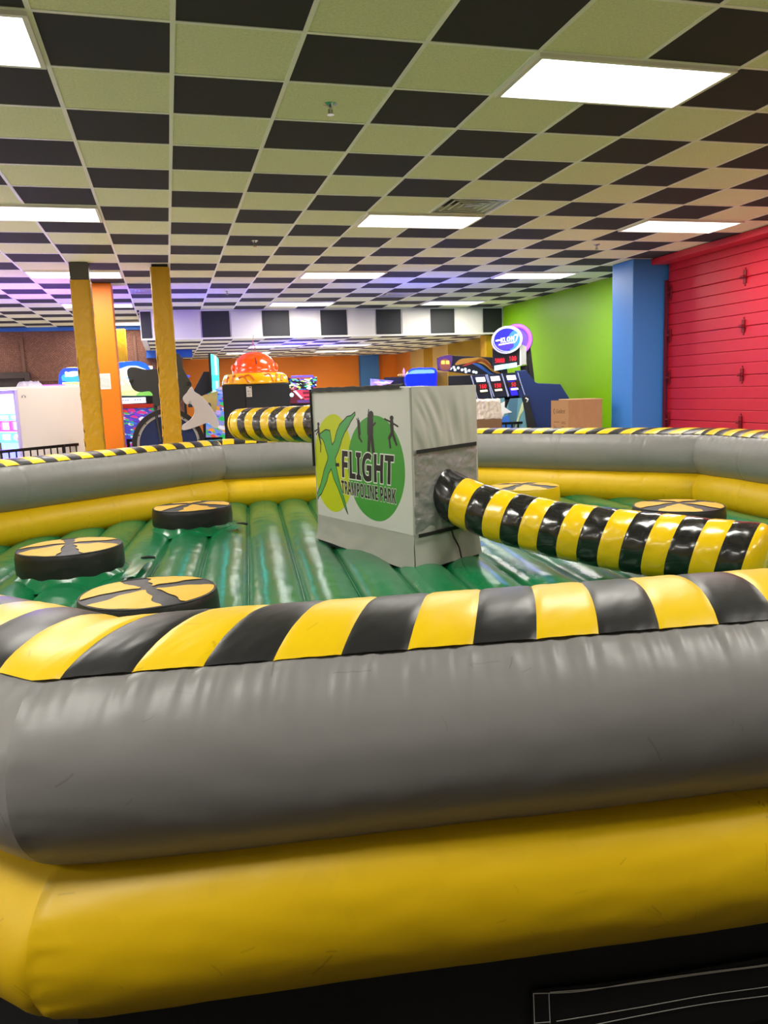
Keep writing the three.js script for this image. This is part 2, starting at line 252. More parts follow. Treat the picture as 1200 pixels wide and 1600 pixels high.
// vents and sprinklers
for (const [i, r] of VENTS) {
  const g = thing('ceiling_vent', r === 5 ? 'square metal ceiling vent of nested frames touching a light panel' : r === 16 ? 'square metal ceiling vent ahead of the bulkhead, near the green wall' : 'square metal ceiling vent ahead of the bulkhead end by the yellow columns', 'ceiling vent', [gx(i + .5), CEIL, gz(r + .5)]); const vm = R('#b9bcb4', .3, { metalness: .6 });
  mesh('backing', box(.58, .01, .58, 0, .06, 0), R('#4a4b46', .8), g);
  [.28, .215, .15, .085].forEach((h, k) => mesh('vent_frame', mergeGeometries([new THREE.CylinderGeometry((h - .05) * 1.414, h * 1.414, .045, 4, 1, true).rotateY(Math.PI / 4).translate(0, .03, 0), box(h * 2 + .012, .006, .012, 0, .005, h), box(h * 2 + .012, .006, .012, 0, .005, -h), box(.012, .006, h * 2 - .012, h, .005, 0), box(.012, .006, h * 2 - .012, -h, .005, 0)].map(q => q.toNonIndexed())), new THREE.MeshStandardMaterial({ color: '#c9ccc0', roughness: .4, side: THREE.DoubleSide }), g));
  mesh('vent_centre', box(.09, .012, .09, 0, .012, 0), vm, g);
}
for (const [a, b, l] of [[1.5, 1.5, 'chrome sprinkler head in a pale tile beside the big light panel'], [1.5, 8.5, 'chrome sprinkler head in the ceiling straight ahead of the yellow padded column'], [8.4, 8.4, 'chrome sprinkler head between the light panels near the blue pillar'], [1.5, 15.5, 'small sprinkler head in the ceiling ahead of the checkered bulkhead']]) {
  const g = thing('sprinkler', l, 'sprinkler', [gx(a), CEIL + .004, gz(b)]);
  mesh('rose', new THREE.LatheGeometry([[0, -.02], [.012, -.02], [.03, -.008], [.042, 0]].map(p => new THREE.Vector2(...p)), 20), M.chrome, g);
  mesh('stem', cyl(.008, .008, .05, 10, 0, -.035, 0), M.chrome, g);
  mesh('deflector', mergeGeometries([cyl(.022, .022, .003, 16, 0, -.06, 0), cyl(.004, .004, .03, 6, .012, -.045, 0), cyl(.004, .004, .03, 6, -.012, -.045, 0)]), M.chrome, g);
}
// columns
function padColumn(name, label, xa, xb, z, top, mat, d = .24) {
  const g = thing(name, label, 'column', [(xa + xb) / 2, 0, z - d / 2]); const w = xb - xa;
  const n = 160; const sq = [[-1, 1], [1, 1], [1, -1], [-1, -1], [-1, 1]];
  mesh('pad', surf(48, n, (s, t) => {
    const k = Math.min(3, Math.floor(s * 4)), q = s * 4 - k; const r = .035; let x = (sq[k][0] + (sq[k + 1][0] - sq[k][0]) * q) * w / 2, zz = (sq[k][1] + (sq[k + 1][1] - sq[k][1]) * q) * d / 2;
    const ex = Math.max(0, Math.abs(x) - (w / 2 - r)), ez = Math.max(0, Math.abs(zz) - (d / 2 - r)); if (ex && ez) { const l = Math.hypot(ex, ez); if (l > r) { x = Math.sign(x) * (w / 2 - r + ex * r / l); zz = Math.sign(zz) * (d / 2 - r + ez * r / l); } }
    const y = t * top; const low = Math.max(0, 1 - y / 2.6); const a = .006 + .012 * low; const e = 1 + (noise(s * 6 + 3, y * 9 + s * 8, w * 50) * a + noise(s * 13, y * 30, 4) * a * .5) / (w / 2);
    return [x * e, y, zz * e];
  }, (s, t) => [s * 2, t * 2]), mat, g);
  return g;
}
{
  const top1 = atZ(118, 437, gz(10.9)).y;
  const a = padColumn('padded_column', 'yellow padded column with a bare dark grey top', gx(-1.97), gx(-1.58), gz(10.9), top1, M.pad);
  mesh('bare_post', rbox(gx(-1.58) - gx(-1.97) - .015, CEIL - top1, .225, .012, 0, (CEIL + top1) / 2, 0), R('#46463f', .6), a);
  const b = padColumn('padded_column', 'yellow padded column with padding up to the ceiling', gx(-.4), gx(0), gz(11.1), CEIL - .035, M.pad);
  mesh('post_cap', box(.2, .035, .2, 0, CEIL - .018, 0), M.black, b);
  const zf = -18.9; const c0 = atZ(180, 540, zf), c1 = atZ(197.5, 540, zf); padColumn('padded_column', 'bright yellow padded column in front of the woven wall', c0.x, c1.x, zf, atZ(188, 514, zf).y, M.pad);
  const o = thing('square_column', 'smooth orange painted square column with a paper notice', 'column', [gx(-1.42), 0, gz(13.9) - .2]); const ow = .46;
  const ox0 = atZ(139, 443, gz(13.9)).x, ox1 = atZ(173, 443, gz(13.9)).x; o.position.x = (Math.min(ox0, ox1 - .4) + ox1) / 2; const W = ox1 - Math.min(ox0, ox1 - .4);
  mesh('shaft', rbox(W, CEIL, .4, .012, 0, CEIL / 2, 0), paint('#ef7d08', .5), o);
  const p0 = atZ(152, 584, gz(13.9) + .01), p1 = atZ(174, 608, gz(13.9) + .01);
  const paperT = canvas(256, 256, (x, w) => { x.fillStyle = '#e9e2da'; x.fillRect(0, 0, w, w); x.fillStyle = '#6d6560'; for (let k = 0; k < 9; k++) { let a = 22; while (a < 220) { const l = 8 + 24 * rnd(); x.fillRect(a, 30 + k * 23, Math.min(l, 230 - a), 5); a += l + 7; } } });
  const n = thing('paper_notice', 'white paper notice taped to the orange column', 'notice', [(p0.x + p1.x) / 2, (p0.y + p1.y) / 2, gz(13.9) + .003]);
  mesh('sheet', rbox(p1.x - p0.x, p0.y - p1.y, .004, .001), printed(paperT, .8), n);
  const l = thing('padded_column', 'mustard padded pillar at the end of the far side wall', 'column', [XR - .17, 0, ZSOF - .35]); mesh('pad', rbox(.34, LOW, .3, .03, 0, LOW / 2, 0), M.pad, l);
}

// ---------------------------------------------------------------- inflatable arena
const HG = .913, BG = .25, HY = .545, BY = .21, AW = .3, BED = .40;
const VERT = { N1: [-.21, -1.80], N2: [3.35, -1.37], R2: [5.25, -3.6], R1: [5.3, -6.9], B2: [3.5, -9.12], B1: [.5, -9.42], L1: [-2.15, -7.25], L2: [-2.2, -3.9] };
const ORDER = ['N1', 'N2', 'R2', 'R1', 'B2', 'B1', 'L1', 'L2'];
const arena = thing('inflatable_arena', 'large eight-sided inflatable arena with grey and yellow walls, striped rim and green bed', 'inflatable', [0, 0, 0]);
const PTS = ORDER.map(k => VERT[k]);
const outN = k => { const a = PTS[k], b = PTS[(k + 1) % 8]; const l = Math.hypot(b[0] - a[0], b[1] - a[1]); return [-(b[1] - a[1]) / l, (b[0] - a[0]) / l]; };
const miter = k => { const n1 = outN((k + 7) % 8), n2 = outN(k); const d = 1 + n1[0] * n2[0] + n1[1] * n2[1]; return [(n1[0] + n2[0]) / d, (n1[1] + n2[1]) / d]; };
function wallPoint(k, t, s) { const a = PTS[k], b = PTS[(k + 1) % 8], ma = miter(k), mb = miter((k + 1) % 8); return [a[0] + ma[0] * s + (b[0] + mb[0] * s - a[0] - ma[0] * s) * t, a[1] + ma[1] * s + (b[1] + mb[1] * s - a[1] - ma[1] * s) * t]; }
const sideLen = k => Math.hypot(PTS[(k + 1) % 8][0] - PTS[k][0], PTS[(k + 1) % 8][1] - PTS[k][1]);
const rad = Math.PI / 180, SEAM0 = 54 * rad, SEAM1 = 126 * rad;
function tubeAt(k, t, th, H, B, grow = 0, keep = 0) {
  const len = sideLen(k); const dist = Math.min(t, 1 - t) * len; grow = keep + (grow - keep) * Math.min(1, dist / .02); const pinch = 1 - .045 * Math.exp(-dist / .07);
  const c = Math.cos(th), sn = Math.sin(th); const sq = p => Math.sign(p) * Math.pow(Math.abs(p), .92);
  const s = (AW * sq(c) + grow * c) * pinch, y = H + (B * sq(sn) + grow * sn) * (1 - (1 - pinch) * .6); const q = wallPoint(k, t, s); return [q[0], y, q[1]];
}
for (let k = 0; k < 8; k++) {
  const len = sideLen(k), near = k === 0, nu = near ? 620 : 200, nv = near ? 72 : 44;
  // grey tube: everything but the striped cap; puckers run from the cap seam and thin out
  const pucker = (x, th, amp) => { const d0 = Math.abs(th - (SEAM0 + 2 * Math.PI)) , d1 = Math.abs(th - SEAM1); const d = Math.min(d0, d1) * AW; const e = Math.exp(-d / .05) * Math.min(1, Math.max(0, d - .006) / .02); return amp * e * (noise(x * 24, d * 2, k * 9) + .7 * noise(x * 55, d * 3, k * 7)); };
  const seams = []; if (!near) for (let x = .55; x < len - .3; x += 1.02) seams.push(x);
  const baffle = x => { let s = 0; for (const a of seams) s -= .006 * Math.exp(-Math.pow((x - a) / .012, 2)); return s; };
  mesh('grey_wall', surf(nu, nv, (u, v) => { const th = SEAM1 + v * (2 * Math.PI + SEAM0 - SEAM1), x = u * len; const endw = .012 * Math.exp(-Math.min(u, 1 - u) * len / .05) * noise(th * 14, k * 3, x * 4); return tubeAt(k, u, th, HG, BG, pucker(x, th, .017) - .0065 * Math.exp(-Math.min(Math.abs(th - SEAM0 - 2 * Math.PI), Math.abs(th - SEAM1)) * AW / .012) + baffle(x) + endw + .006 * noise(x * 1.7, th * 1.2, k) + .0018 * noise(x * 9, th * 5, k)); }, (u, v) => [u * len * .6, v * 1.3 * .6]), M.gray, arena);
  mesh('yellow_wall', surf(nu, nv, (u, v) => { const th = 110 * rad + v * 320 * rad, x = u * len; const endw = .015 * Math.exp(-Math.min(u, 1 - u) * len / .06) * noise(th * 16, k * 5, x * 4); return tubeAt(k, u, th, HY, BY, endw + baffle(x) + .014 * noise(x * 1.3, th * .8, k + 4) + .0022 * noise(x * 8, th * 6, k)); }, (u, v) => [u * len * .6 + .3, v * 1.1 * .6]), M.yellow, arena);
  // seam cord between the two tubes
  // striped cap: every stripe its own patch
  const w = .1335, slant = near ? .075 : k === 3 || k === 4 ? .13 : .03; const sgn = near ? 1 : (k >= 3 && k <= 4 ? 1 : 1);
  const n = Math.ceil((len + .5) / w);
  for (let q = -2; q < n; q++) {
    const x0 = q * w - (near ? .045 : 0), x1 = x0 + w; const nx = near ? 14 : 6, ny = near ? 22 : 12;
    const lim = x => Math.max(0, Math.min(len, x)); const mid = slant * .5; if (lim(x1 + mid) - lim(x0 - mid) < .004) continue;
    const black = ((q % 2) + 2) % 2 === (near ? 1 : 0);
    const g = surf(nx, ny, (a, b) => {
      const th = SEAM0 - .03 + b * (SEAM1 - SEAM0 + .06); const x = lim(x0 + (x1 - x0) * a + sgn * slant * (b - .5));
      const edge = Math.min(a, 1 - a) * w; const e2 = Math.min(b, 1 - b) * .35; const g2 = -.0035 * Math.exp(-edge / .006) - .0015 * Math.exp(-e2 / .012) + .0022 * noise(x * 30, b * 9, k) * Math.exp(-e2 / .08) + .001 * noise(x * 40, b * 30, k + 2);
      return tubeAt(k, x / len, th, HG, BG, .004 + g2, .004);
    }, (a, b) => [(x0 + a * w) * .8, b * .37 * .8]);
    mesh('rim_stripe', g, black ? M.capBlack : M.capYellow, arena);
  }
  // skirt down to the floor
  mesh('skirt', surf(near ? 240 : 60, 14, (u, v) => { const x = u * len; const s = .15 + .012 * noise(x * 2.2, v * 1.2, k) + .02 * v; const q = wallPoint(k, u, s); return [q[0], .5 * (1 - v) + .002, q[1]]; }, (u, v) => [u * len, v * .5]), M.skirt, arena);
}
// white stitched pocket on the front skirt
{
  const k = 0, len = sideLen(0); const nn = outN(0); const p = wallPoint(0, .5, .178), pl = V(p[0], 0, p[1]), nv = V(nn[0], 0, nn[1]);
  const L = pts => pts.map(([u, v]) => onPlane(u, v, pl, nv).addScaledVector(nv, .004));
  const flap = L([[832, 1548], [1000, 1530], [1240, 1488], [1240, 1580], [1000, 1640], [832, 1640]]);
  const ax = V(nv.z, 0, -nv.x); const f2 = flap.map(q => [q.clone().sub(pl).dot(ax), q.y]);
  const g = new THREE.ExtrudeGeometry(shapeOf(f2), { depth: .004, bevelEnabled: false }); const m4 = new THREE.Matrix4().makeBasis(ax, V(0, 1, 0), nv).setPosition(pl.clone().addScaledVector(nv, -.002)); g.applyMatrix4(m4);
  const fl = mesh('skirt_pocket', g, M.skirt, arena);
  for (const pts of [[[832, 1549], [900, 1546], [1000, 1530], [1100, 1516], [1200, 1503], [1240, 1494]], [[858, 1547], [930, 1541], [1000, 1532], [1100, 1518], [1200, 1505], [1240, 1498]], [[868, 1592], [900, 1587], [1000, 1570], [1100, 1552], [1200, 1538], [1240, 1531]], [[915, 1600], [1000, 1583], [1100, 1565], [1200, 1552]], [[832, 1549], [833, 1575], [834, 1610]], [[856, 1548], [857, 1575], [858, 1595]], [[834, 1595], [858, 1593]]]) mesh('stitching', tube(L(pts).map(q => q.addScaledVector(nv, .003)), .0011, 5, 40), M.stitch, fl);
}
// green bed: each pillowed rib its own piece
const al = 5.5 * rad, E1 = [Math.cos(al), Math.sin(al)], E2 = [Math.sin(al), -Math.cos(al)], BC = [1.6, -5.4];
const bedXZ = (a, b) => [BC[0] + E1[0] * a + E2[0] * b, BC[1] + E1[1] * a + E2[1] * b];
const toBed = (x, z) => { const dx = x - BC[0], dz = z - BC[1]; return [dx * E1[0] + dz * E1[1], dx * E2[0] + dz * E2[1]]; };
{
  const P2 = PTS.map(p => toBed(...p)); const pitch = .345, off = .06;
  for (let q = -12; q <= 12; q++) {
    const a = q * pitch + off; const hits = [];
    for (let k = 0; k < 8; k++) { const A = P2[k], B = P2[(k + 1) % 8]; if ((A[0] - a) * (B[0] - a) < 0) hits.push(A[1] + (B[1] - A[1]) * (a - A[0]) / (B[0] - A[0])); }
    if (hits.length < 2) continue; const b0 = Math.min(...hits), b1 = Math.max(...hits);
    const g = surf(20, 150, (s, t) => { const e = (s - .5) * 2; const b = b0 + (b1 - b0) * t; const x = a + e * pitch / 2 * .995; const p = bedXZ(x, b); const y = BED + .075 * Math.pow(Math.max(0, 1 - e * e), .55) - .02 + .006 * noise(x * 3, b * 1.4) + .0035 * noise(x * 14, b * 5) * (Math.abs(e) > .6 ? 1.6 : .6) + .0025 * noise(x * 2, b * 24); return [p[0], y, p[1]]; }, (s, t) => [s * .35 + q * .37, t * (b1 - b0)]);
    mesh('bed_rib', g, M.green, arena);
    const c = []; for (let t = 0; t <= 1; t += .05) { const p = bedXZ(a + pitch / 2, b0 + (b1 - b0) * t); c.push(V(p[0], BED - .012, p[1])); }
    mesh('bed_seam', tube(c, .006, 6, 40), M.green, arena);
  }
}
// ---------------------------------------------------------------- landing pods
function pod(u, v, turn, label, sideMat, r = .36) {
  const p = atY(u, v, .635); const g = thing('landing_pod', label, 'podium', [p.x, BED + .02, p.z], turn, 'round landing pods on the green bed'); const h = .635 - BED - .02;
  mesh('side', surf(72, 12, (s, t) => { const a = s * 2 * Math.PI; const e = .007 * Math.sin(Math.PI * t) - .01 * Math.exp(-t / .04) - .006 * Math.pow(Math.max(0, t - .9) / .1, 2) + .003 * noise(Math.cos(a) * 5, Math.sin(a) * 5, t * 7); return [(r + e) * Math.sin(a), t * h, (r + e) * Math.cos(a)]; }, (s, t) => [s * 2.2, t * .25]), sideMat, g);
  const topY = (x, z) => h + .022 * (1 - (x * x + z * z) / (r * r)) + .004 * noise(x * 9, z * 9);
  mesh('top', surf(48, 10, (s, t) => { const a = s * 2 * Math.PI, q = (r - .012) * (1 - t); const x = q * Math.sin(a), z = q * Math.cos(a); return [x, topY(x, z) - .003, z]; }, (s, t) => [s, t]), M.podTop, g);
  for (let k = 0; k < 4; k++) {     // yellow wedge patches with uneven cut edges, leaving a dark cross
    const c = (k + .5) * Math.PI / 2, hw = .53;
    mesh('top_patch', surf(16, 12, (s, t) => { const q = .05 + (r - .016 - .05) * t; const spread = (hw + .1 * noise(k * 5.1, u)) * (.42 + .58 * Math.min(1, t * 2.1)) + .12 * noise(t * 4, k * 3.3, u * .1); const a = c + .12 * noise(k * 3.7, u * .3) + (s - .5) * 2 * spread; const x = q * Math.sin(a), z = q * Math.cos(a); return [x, topY(x, z) + .002, z]; }, (s, t) => [s * .4, t * .4]), M.podYellow, g);
  }
  mesh('piping', new THREE.TorusGeometry(r - .008, .006, 6, 64).rotateX(Math.PI / 2).translate(0, h - .002, 0), sideMat, g);
  mesh('green_collar', surf(96, 8, (s, t) => { const a = s * 2 * Math.PI; const q = r - .01 + .13 * t; const fold = .012 * noise(Math.cos(a) * 4, Math.sin(a) * 4, 3) + .012 * Math.sin(a * 14 + 2 * noise(Math.cos(a), Math.sin(a))) * t * (1 - t) * 3; return [q * Math.sin(a), .085 * (1 - t) * (1 - t) + fold - .01, q * Math.cos(a)]; }, (s, t) => [s * 2, t * .2]), M.green, g);
}
function tab(u0, v0, u1, v1) {   // loose green flap with a dark edge beside a pod
  const a = atY(u0, v0, .46), b = atY(u1, v1, .46); const d = b.clone().sub(a); const n = V(-d.z, 0, d.x).normalize().multiplyScalar(.05);
  const f = mesh('bed_flap', surf(8, 4, (s, t) => { const p = a.clone().addScaledVector(d, s).addScaledVector(n, (t - .5) * 2); return [p.x, .475 + .02 * Math.sin(s * 3) + .006 * noise(s * 6, t * 3), p.z]; }), M.green, arena);
  mesh('flap_edge', tube([b.clone().add(n).setY(.48), b.clone().setY(.486), b.clone().sub(n).setY(.48)], .012, 6), M.strap, f);
}
tab(360, 830, 379, 822); tab(200, 905, 232, 876);
pod(232, 925, .35, 'round black landing pod right behind the front wall, half hidden by it', M.podBlack);
pod(109, 854, .1, 'round black landing pod with a seam down its side, beside the left yellow wall', M.podBlack);
pod(300, 791, .9, 'round black landing pod beside the left corner of the back wall', M.podBlack, .365);
pod(1060, 790, .2, 'round black landing pod behind the long striped arm, near the right yellow wall', M.podBlack);
pod(818, 760, .6, 'round landing pod with a yellow side behind the striped arm', M.capYellow);
// ---------------------------------------------------------------- sweeper machine: covered tower and two striped arms
{
  const FX = 1.57, FZ = -5.12, phi = .3195, W = .56, L = 1.37, y0 = BED + .06, H = 1.672 - y0;
  const ex = V(Math.cos(phi), 0, -Math.sin(phi)), ez = V(Math.sin(phi), 0, Math.cos(phi));
  const C = V(FX, 0, FZ).addScaledVector(ex, W / 2).addScaledVector(ez, -L / 2);
  const g = thing('sweeper_machine', 'tall box in a printed grey and white cover carrying two striped sweeping arms', 'ride machine', [C.x, y0, C.z], phi);
  g.updateMatrixWorld(true); const inv = g.matrixWorld.clone().invert();
  const leftPx = (u, v) => { const p = onPlane(u, v, V(FX, 0, FZ), ex.clone().negate()).applyMatrix4(inv); return [p.z, p.y]; };      // on the printed face: along (towards the edge), up
  const rightPx = (u, v) => { const p = onPlane(u, v, V(FX, 0, FZ), ez).applyMatrix4(inv); return [p.x, p.y]; };
  const hem = .2;
  // printed panel (faces left): canvas in face coordinates
  const cw = 1400, ch = Math.round(1400 * (H - hem) / L); const toC = (u, v) => { const [a, b] = leftPx(u, v); return [(a + L / 2) / L * cw, (H - b) / (H - hem) * ch]; };
  const tex = canvas(cw, ch, x => {
    x.fillStyle = '#c9c9c5'; x.fillRect(0, 0, cw, ch);
    const Z = (a, b) => toC(480 + a / 6.667, 620 + b / 6.667);           // from the zoomed view of the print
    const path = pts => { x.beginPath(); pts.forEach((p, i) => { const c = Z(...p); i ? x.lineTo(...c) : x.moveTo(...c); }); x.closePath(); };
    const oval = (cx, cy, rx, ry, tilt, col) => { const p = []; for (let k = 0; k < 72; k++) { const a = k / 72 * 6.2832; p.push([cx + rx * Math.cos(a), cy + ry * Math.sin(a) + tilt * Math.cos(a)]); } path(p); x.fillStyle = col; x.fill(); };
    oval(292, 690, 212, 508, 30, '#b9c400'); oval(735, 745, 292, 550, 45, '#3f9436');
    // the brushed X
    path([[140, 385], [205, 340], [250, 350], [262, 420], [275, 500], [300, 460], [320, 360], [350, 290], [430, 205], [470, 195], [512, 158], [516, 185], [470, 265], [455, 300], [410, 370], [380, 440], [345, 560], [310, 640], [320, 720], [345, 850], [385, 1010], [410, 1110], [432, 1220], [405, 1160], [370, 1050], [330, 940], [290, 850], [265, 750], [235, 800], [215, 870], [190, 930], [155, 1010], [135, 1030], [102, 1088], [110, 1010], [150, 900], [180, 770], [225, 660], [232, 620], [205, 540], [190, 480], [165, 435], [145, 425]]);
    x.fillStyle = '#4aa053'; x.fill(); x.lineWidth = 9; x.strokeStyle = '#15201a'; x.lineJoin = 'round'; x.stroke();
    // four leaping silhouettes
    x.fillStyle = '#231d22';
    const limb = (a, b, w) => { const p = Z(...a), q = Z(...b); x.lineWidth = w * 1.5; x.lineCap = 'round'; x.strokeStyle = '#231d22'; x.beginPath(); x.moveTo(...p); x.lineTo(...q); x.stroke(); };
    const head = (a, r) => { const p = Z(...a); x.beginPath(); x.ellipse(p[0], p[1], r * 1.5, r * 1.15, 0, 0, 7); x.fill(); };
    head([125, 285], 14); limb([125, 320], [130, 400], 24); limb([122, 335], [78, 362], 8); limb([128, 340], [100, 392], 8); limb([128, 400], [150, 490], 15); limb([150, 490], [148, 572], 10);
    head([552, 258], 13); limb([555, 280], [565, 380], 26); limb([548, 255], [533, 228], 7); limb([556, 255], [548, 222], 7); limb([560, 390], [566, 425], 16); limb([566, 425], [590, 465], 12);
    head([678, 185], 24); limb([672, 225], [676, 370], 52); limb([655, 235], [650, 190], 15); limb([650, 190], [651, 135], 9); limb([700, 300], [725, 272], 10); limb([668, 390], [665, 575], 26); limb([690, 390], [710, 570], 26);
    head([893, 220], 15); limb([893, 260], [900, 370], 28); limb([885, 262], [820, 230], 9); limb([905, 275], [955, 308], 9); limb([890, 385], [868, 430], 20); limb([868, 430], [880, 525], 14); limb([905, 385], [925, 445], 20); limb([925, 445], [942, 495], 15);
    // lettering, laid on the face
    const word = (s, p0, p1, p2) => {   // top-left, top-right, bottom-left of the word
      const a = Z(...p0), b = Z(...p1), c = Z(...p2); x.save(); x.font = 'bold 100px sans-serif'; const m = x.measureText(s).width; const cap = 73;
      x.setTransform((b[0] - a[0]) / m, (b[1] - a[1]) / m, (c[0] - a[0]) / cap, (c[1] - a[1]) / cap, a[0], a[1]); x.lineJoin = 'miter'; x.lineWidth = 9; x.strokeStyle = '#d9dbd6'; x.strokeText(s, 0, cap); x.fillStyle = '#1a151a'; x.lineWidth = 2.6; x.strokeStyle = '#1a151a'; x.fillText(s, 0, cap); x.strokeText(s, 0, cap); x.restore();
    };
    word('FLIGHT', [370, 556], [918, 612], [370, 828]); word('TRAMPOLINE PARK', [370, 866], [935, 962], [374, 1002]);
    path([[312, 688], [352, 690], [352, 726], [312, 722]]); x.fillStyle = '#1a151a'; x.fill();
  });
  tex.wrapS = tex.wrapT = THREE.ClampToEdgeWrapping;
  const printM = new THREE.MeshPhysicalMaterial({ map: tex, roughness: .45, bumpMap: vinylBump, bumpScale: .0012 });
  mesh('printed_panel', surf(60, 50, (s, t) => { const z = -L / 2 + s * L, y = hem + t * (H - hem); return [-W / 2 - .004 - .016 * Math.sin(Math.PI * t) * Math.sin(Math.PI * s) - .004 * noise(z * 4, y * 3) - .003 * noise(z * 9 + y * 6, y * 2), y, z]; }), printM, g);
  // hem below the print, flaring out to the bed
  const flare = (t) => .022 * (1 - t) * (1 - t);
  mesh('hem', surf(50, 10, (s, t) => { const z = -L / 2 - flare(t) + s * (L + 2 * flare(t)); const y = hem * t - .05 * (1 - t) * s; return [-W / 2 - .004 - flare(t) - .007 * noise(z * 6, t * 2), y, z]; }), M.cover, g);
  mesh('hem', surf(40, 10, (s, t) => { const x = -W / 2 - flare(t) + s * (W + 2 * flare(t)); const y = (hem + .07) * t - .05 * (1 - t) * (1 - s); return [x, y, L / 2 + .004 + flare(t) + .012 * noise(x * 7, t * 2)]; }), M.cover, g);
  // end face (towards the arm): upper cloth, silver middle, straps, zip
  const yA = rightPx(690, 700)[1], yB = rightPx(690, 828)[1];
  mesh('upper_cloth', surf(60, 50, (s, t) => { const x = -W / 2 + s * W, y = yA + t * (H - yA); const q = t; const fold = noise((x + .9 * (1 - q) * (s - .5) * .5) * 13 + q * 2, q * .7, 2); return [x, y, L / 2 + .012 + .03 * Math.sin(Math.PI * Math.min(1, .15 + .85 * q)) * fold * Math.min(1, s * 6, (1 - s) * 6) ]; }), M.cover, g);
  mesh('silver_panel', surf(60, 40, (s, t) => { const x = -W / 2 + s * W, y = yB + t * (yA - yB); return [x, y, L / 2 + .008 + .008 * noise(x * 9, y * 11, 8) + .004 * noise(x * 22, y * 22, 8)]; }, (s, t) => [s, t]), M.coverMid, g);
  for (const y of [yA, yB]) mesh('strap', surf(30, 3, (s, t) => { const x = -W / 2 + .02 + s * (W - .03); return [x, y - .012 + t * .026 + .05 * (s - .5) * (y === yA ? .5 : .6) , L / 2 + .022 + .004 * noise(x * 9, y)]; }), M.strap, g);
  mesh('zip', tube([[.03, yB - .01, L / 2 + .02], [.04, yB - .06, L / 2 + .03], [.07, yB - .13, L / 2 + .045], [.08, .0, L / 2 + .06]], .006, 6), M.strap, g);
  mesh('cover_sides', mergeGeometries([box(W - .01, H - .02, L - .01, 0, H / 2, 0)]), M.cover, g);
  mesh('cover_side', surf(20, 20, (s, t) => [W / 2 + .004 + .01 * Math.sin(Math.PI * t) * noise(s * 6, t * 3), t * H, -L / 2 + s * L]), M.cover, g);
  mesh('top_cloth', surf(20, 20, (s, t) => { const x = (s - .5) * W, z = (t - .5) * L; return [x, H + .012 * Math.cos(x / W * 3.14) * Math.cos(z / L * 3.14) - .004 + .004 * noise(x * 9, z * 6), z]; }), M.cover, g);
  mesh('top_flap', surf(40, 4, (s, t) => { const z = -L / 2 + s * L * .93; return [-W / 2 + .02 - .045 * t, H + .022 - .03 * t * t * 1.1 + .006 * noise(z * 12, t), z]; }), M.strap, g);
  mesh('edge_strip', rbox(.04, .62, .014, .004, -W / 2 - .004, H - .3, -L / 2 - .006), M.strap, g);
  for (const [x, z] of [[-W / 2, L / 2], [W / 2, L / 2], [-W / 2, -L / 2]]) mesh('edge_seam', tube([[x, hem, z], [x + .003, H * .5, z + .003], [x, H - .005, z]], .009, 8), M.cover, g);
  mesh('base_plate', rbox(W + .02, .05, L + .02, .01, 0, -.02, 0), M.black, g);
  // arms: every band its own sub-part
  function arm(a, b, r0, r1, nb, firstBlack, label, droop) {
    const A = a.clone().applyMatrix4(inv), B = b.clone().applyMatrix4(inv); const d = B.clone().sub(A), len = d.length(); d.normalize();
    const arm = new THREE.Group(); arm.name = 'sweeping_arm'; arm.userData.label = label; g.add(arm); arm.position.copy(A); arm.quaternion.setFromUnitVectors(V(0, 0, 1), d);
    const sag = z => -droop * Math.sin(Math.PI * Math.pow(z / len, .6));
    for (let k = 0; k < nb; k++) {
      const z0 = k * len / nb, z1 = (k + 1) * len / nb;
      mesh('band', surf(56, 8, (s, t) => { const th = s * 2 * Math.PI, z = z0 + (z1 - z0) * t; const e = Math.min(t, 1 - t) * (z1 - z0); const r = r0 + (r1 - r0) * z / len - .004 * Math.exp(-e / .008) + .0045 * noise(Math.cos(th) * 3.2, Math.sin(th) * 3.2, z * 10) + .0025 * noise(Math.cos(th) * 9, Math.sin(th) * 9, z * 26); const lean = .03 * Math.sin(th); return [r * Math.cos(th), r * Math.sin(th) + sag(z), z + lean * .6]; }, (s, t) => [s * 1.1, (z0 + t * (z1 - z0)) * 1.0]), (k % 2 === 0) === firstBlack ? M.armBlack : M.armYellow, arm);
    }
    mesh('end_cap', surf(56, 12, (s, t) => { const th = s * 2 * Math.PI, q = 1 - t; const r = r1 * Math.sqrt(Math.max(0, 1 - Math.pow(t, 2.6))); return [r * Math.cos(th), r * Math.sin(th), len + .11 * t + .018 * Math.sin(th) * q]; }, (s, t) => [s, t * .3]), M.armYellow, arm);
  }
  const rp = rightPx(703, 766); const s0 = V(rp[0], rp[1], L / 2 - .05).applyMatrix4(g.matrixWorld);
  arm(s0, at(1172, 872, 4.5), .17, .21, 15, true, 'low striped arm reaching towards the front wall', .1);
  const s1 = V(0, 0, -L / 2 + .05).applyMatrix4(g.matrixWorld); s1.y = at(530, 657, 6.6).y;
  arm(s1, at(380, 663, 7.72), .168, .155, 12, true, 'high striped arm reaching over the back wall', .02);
}

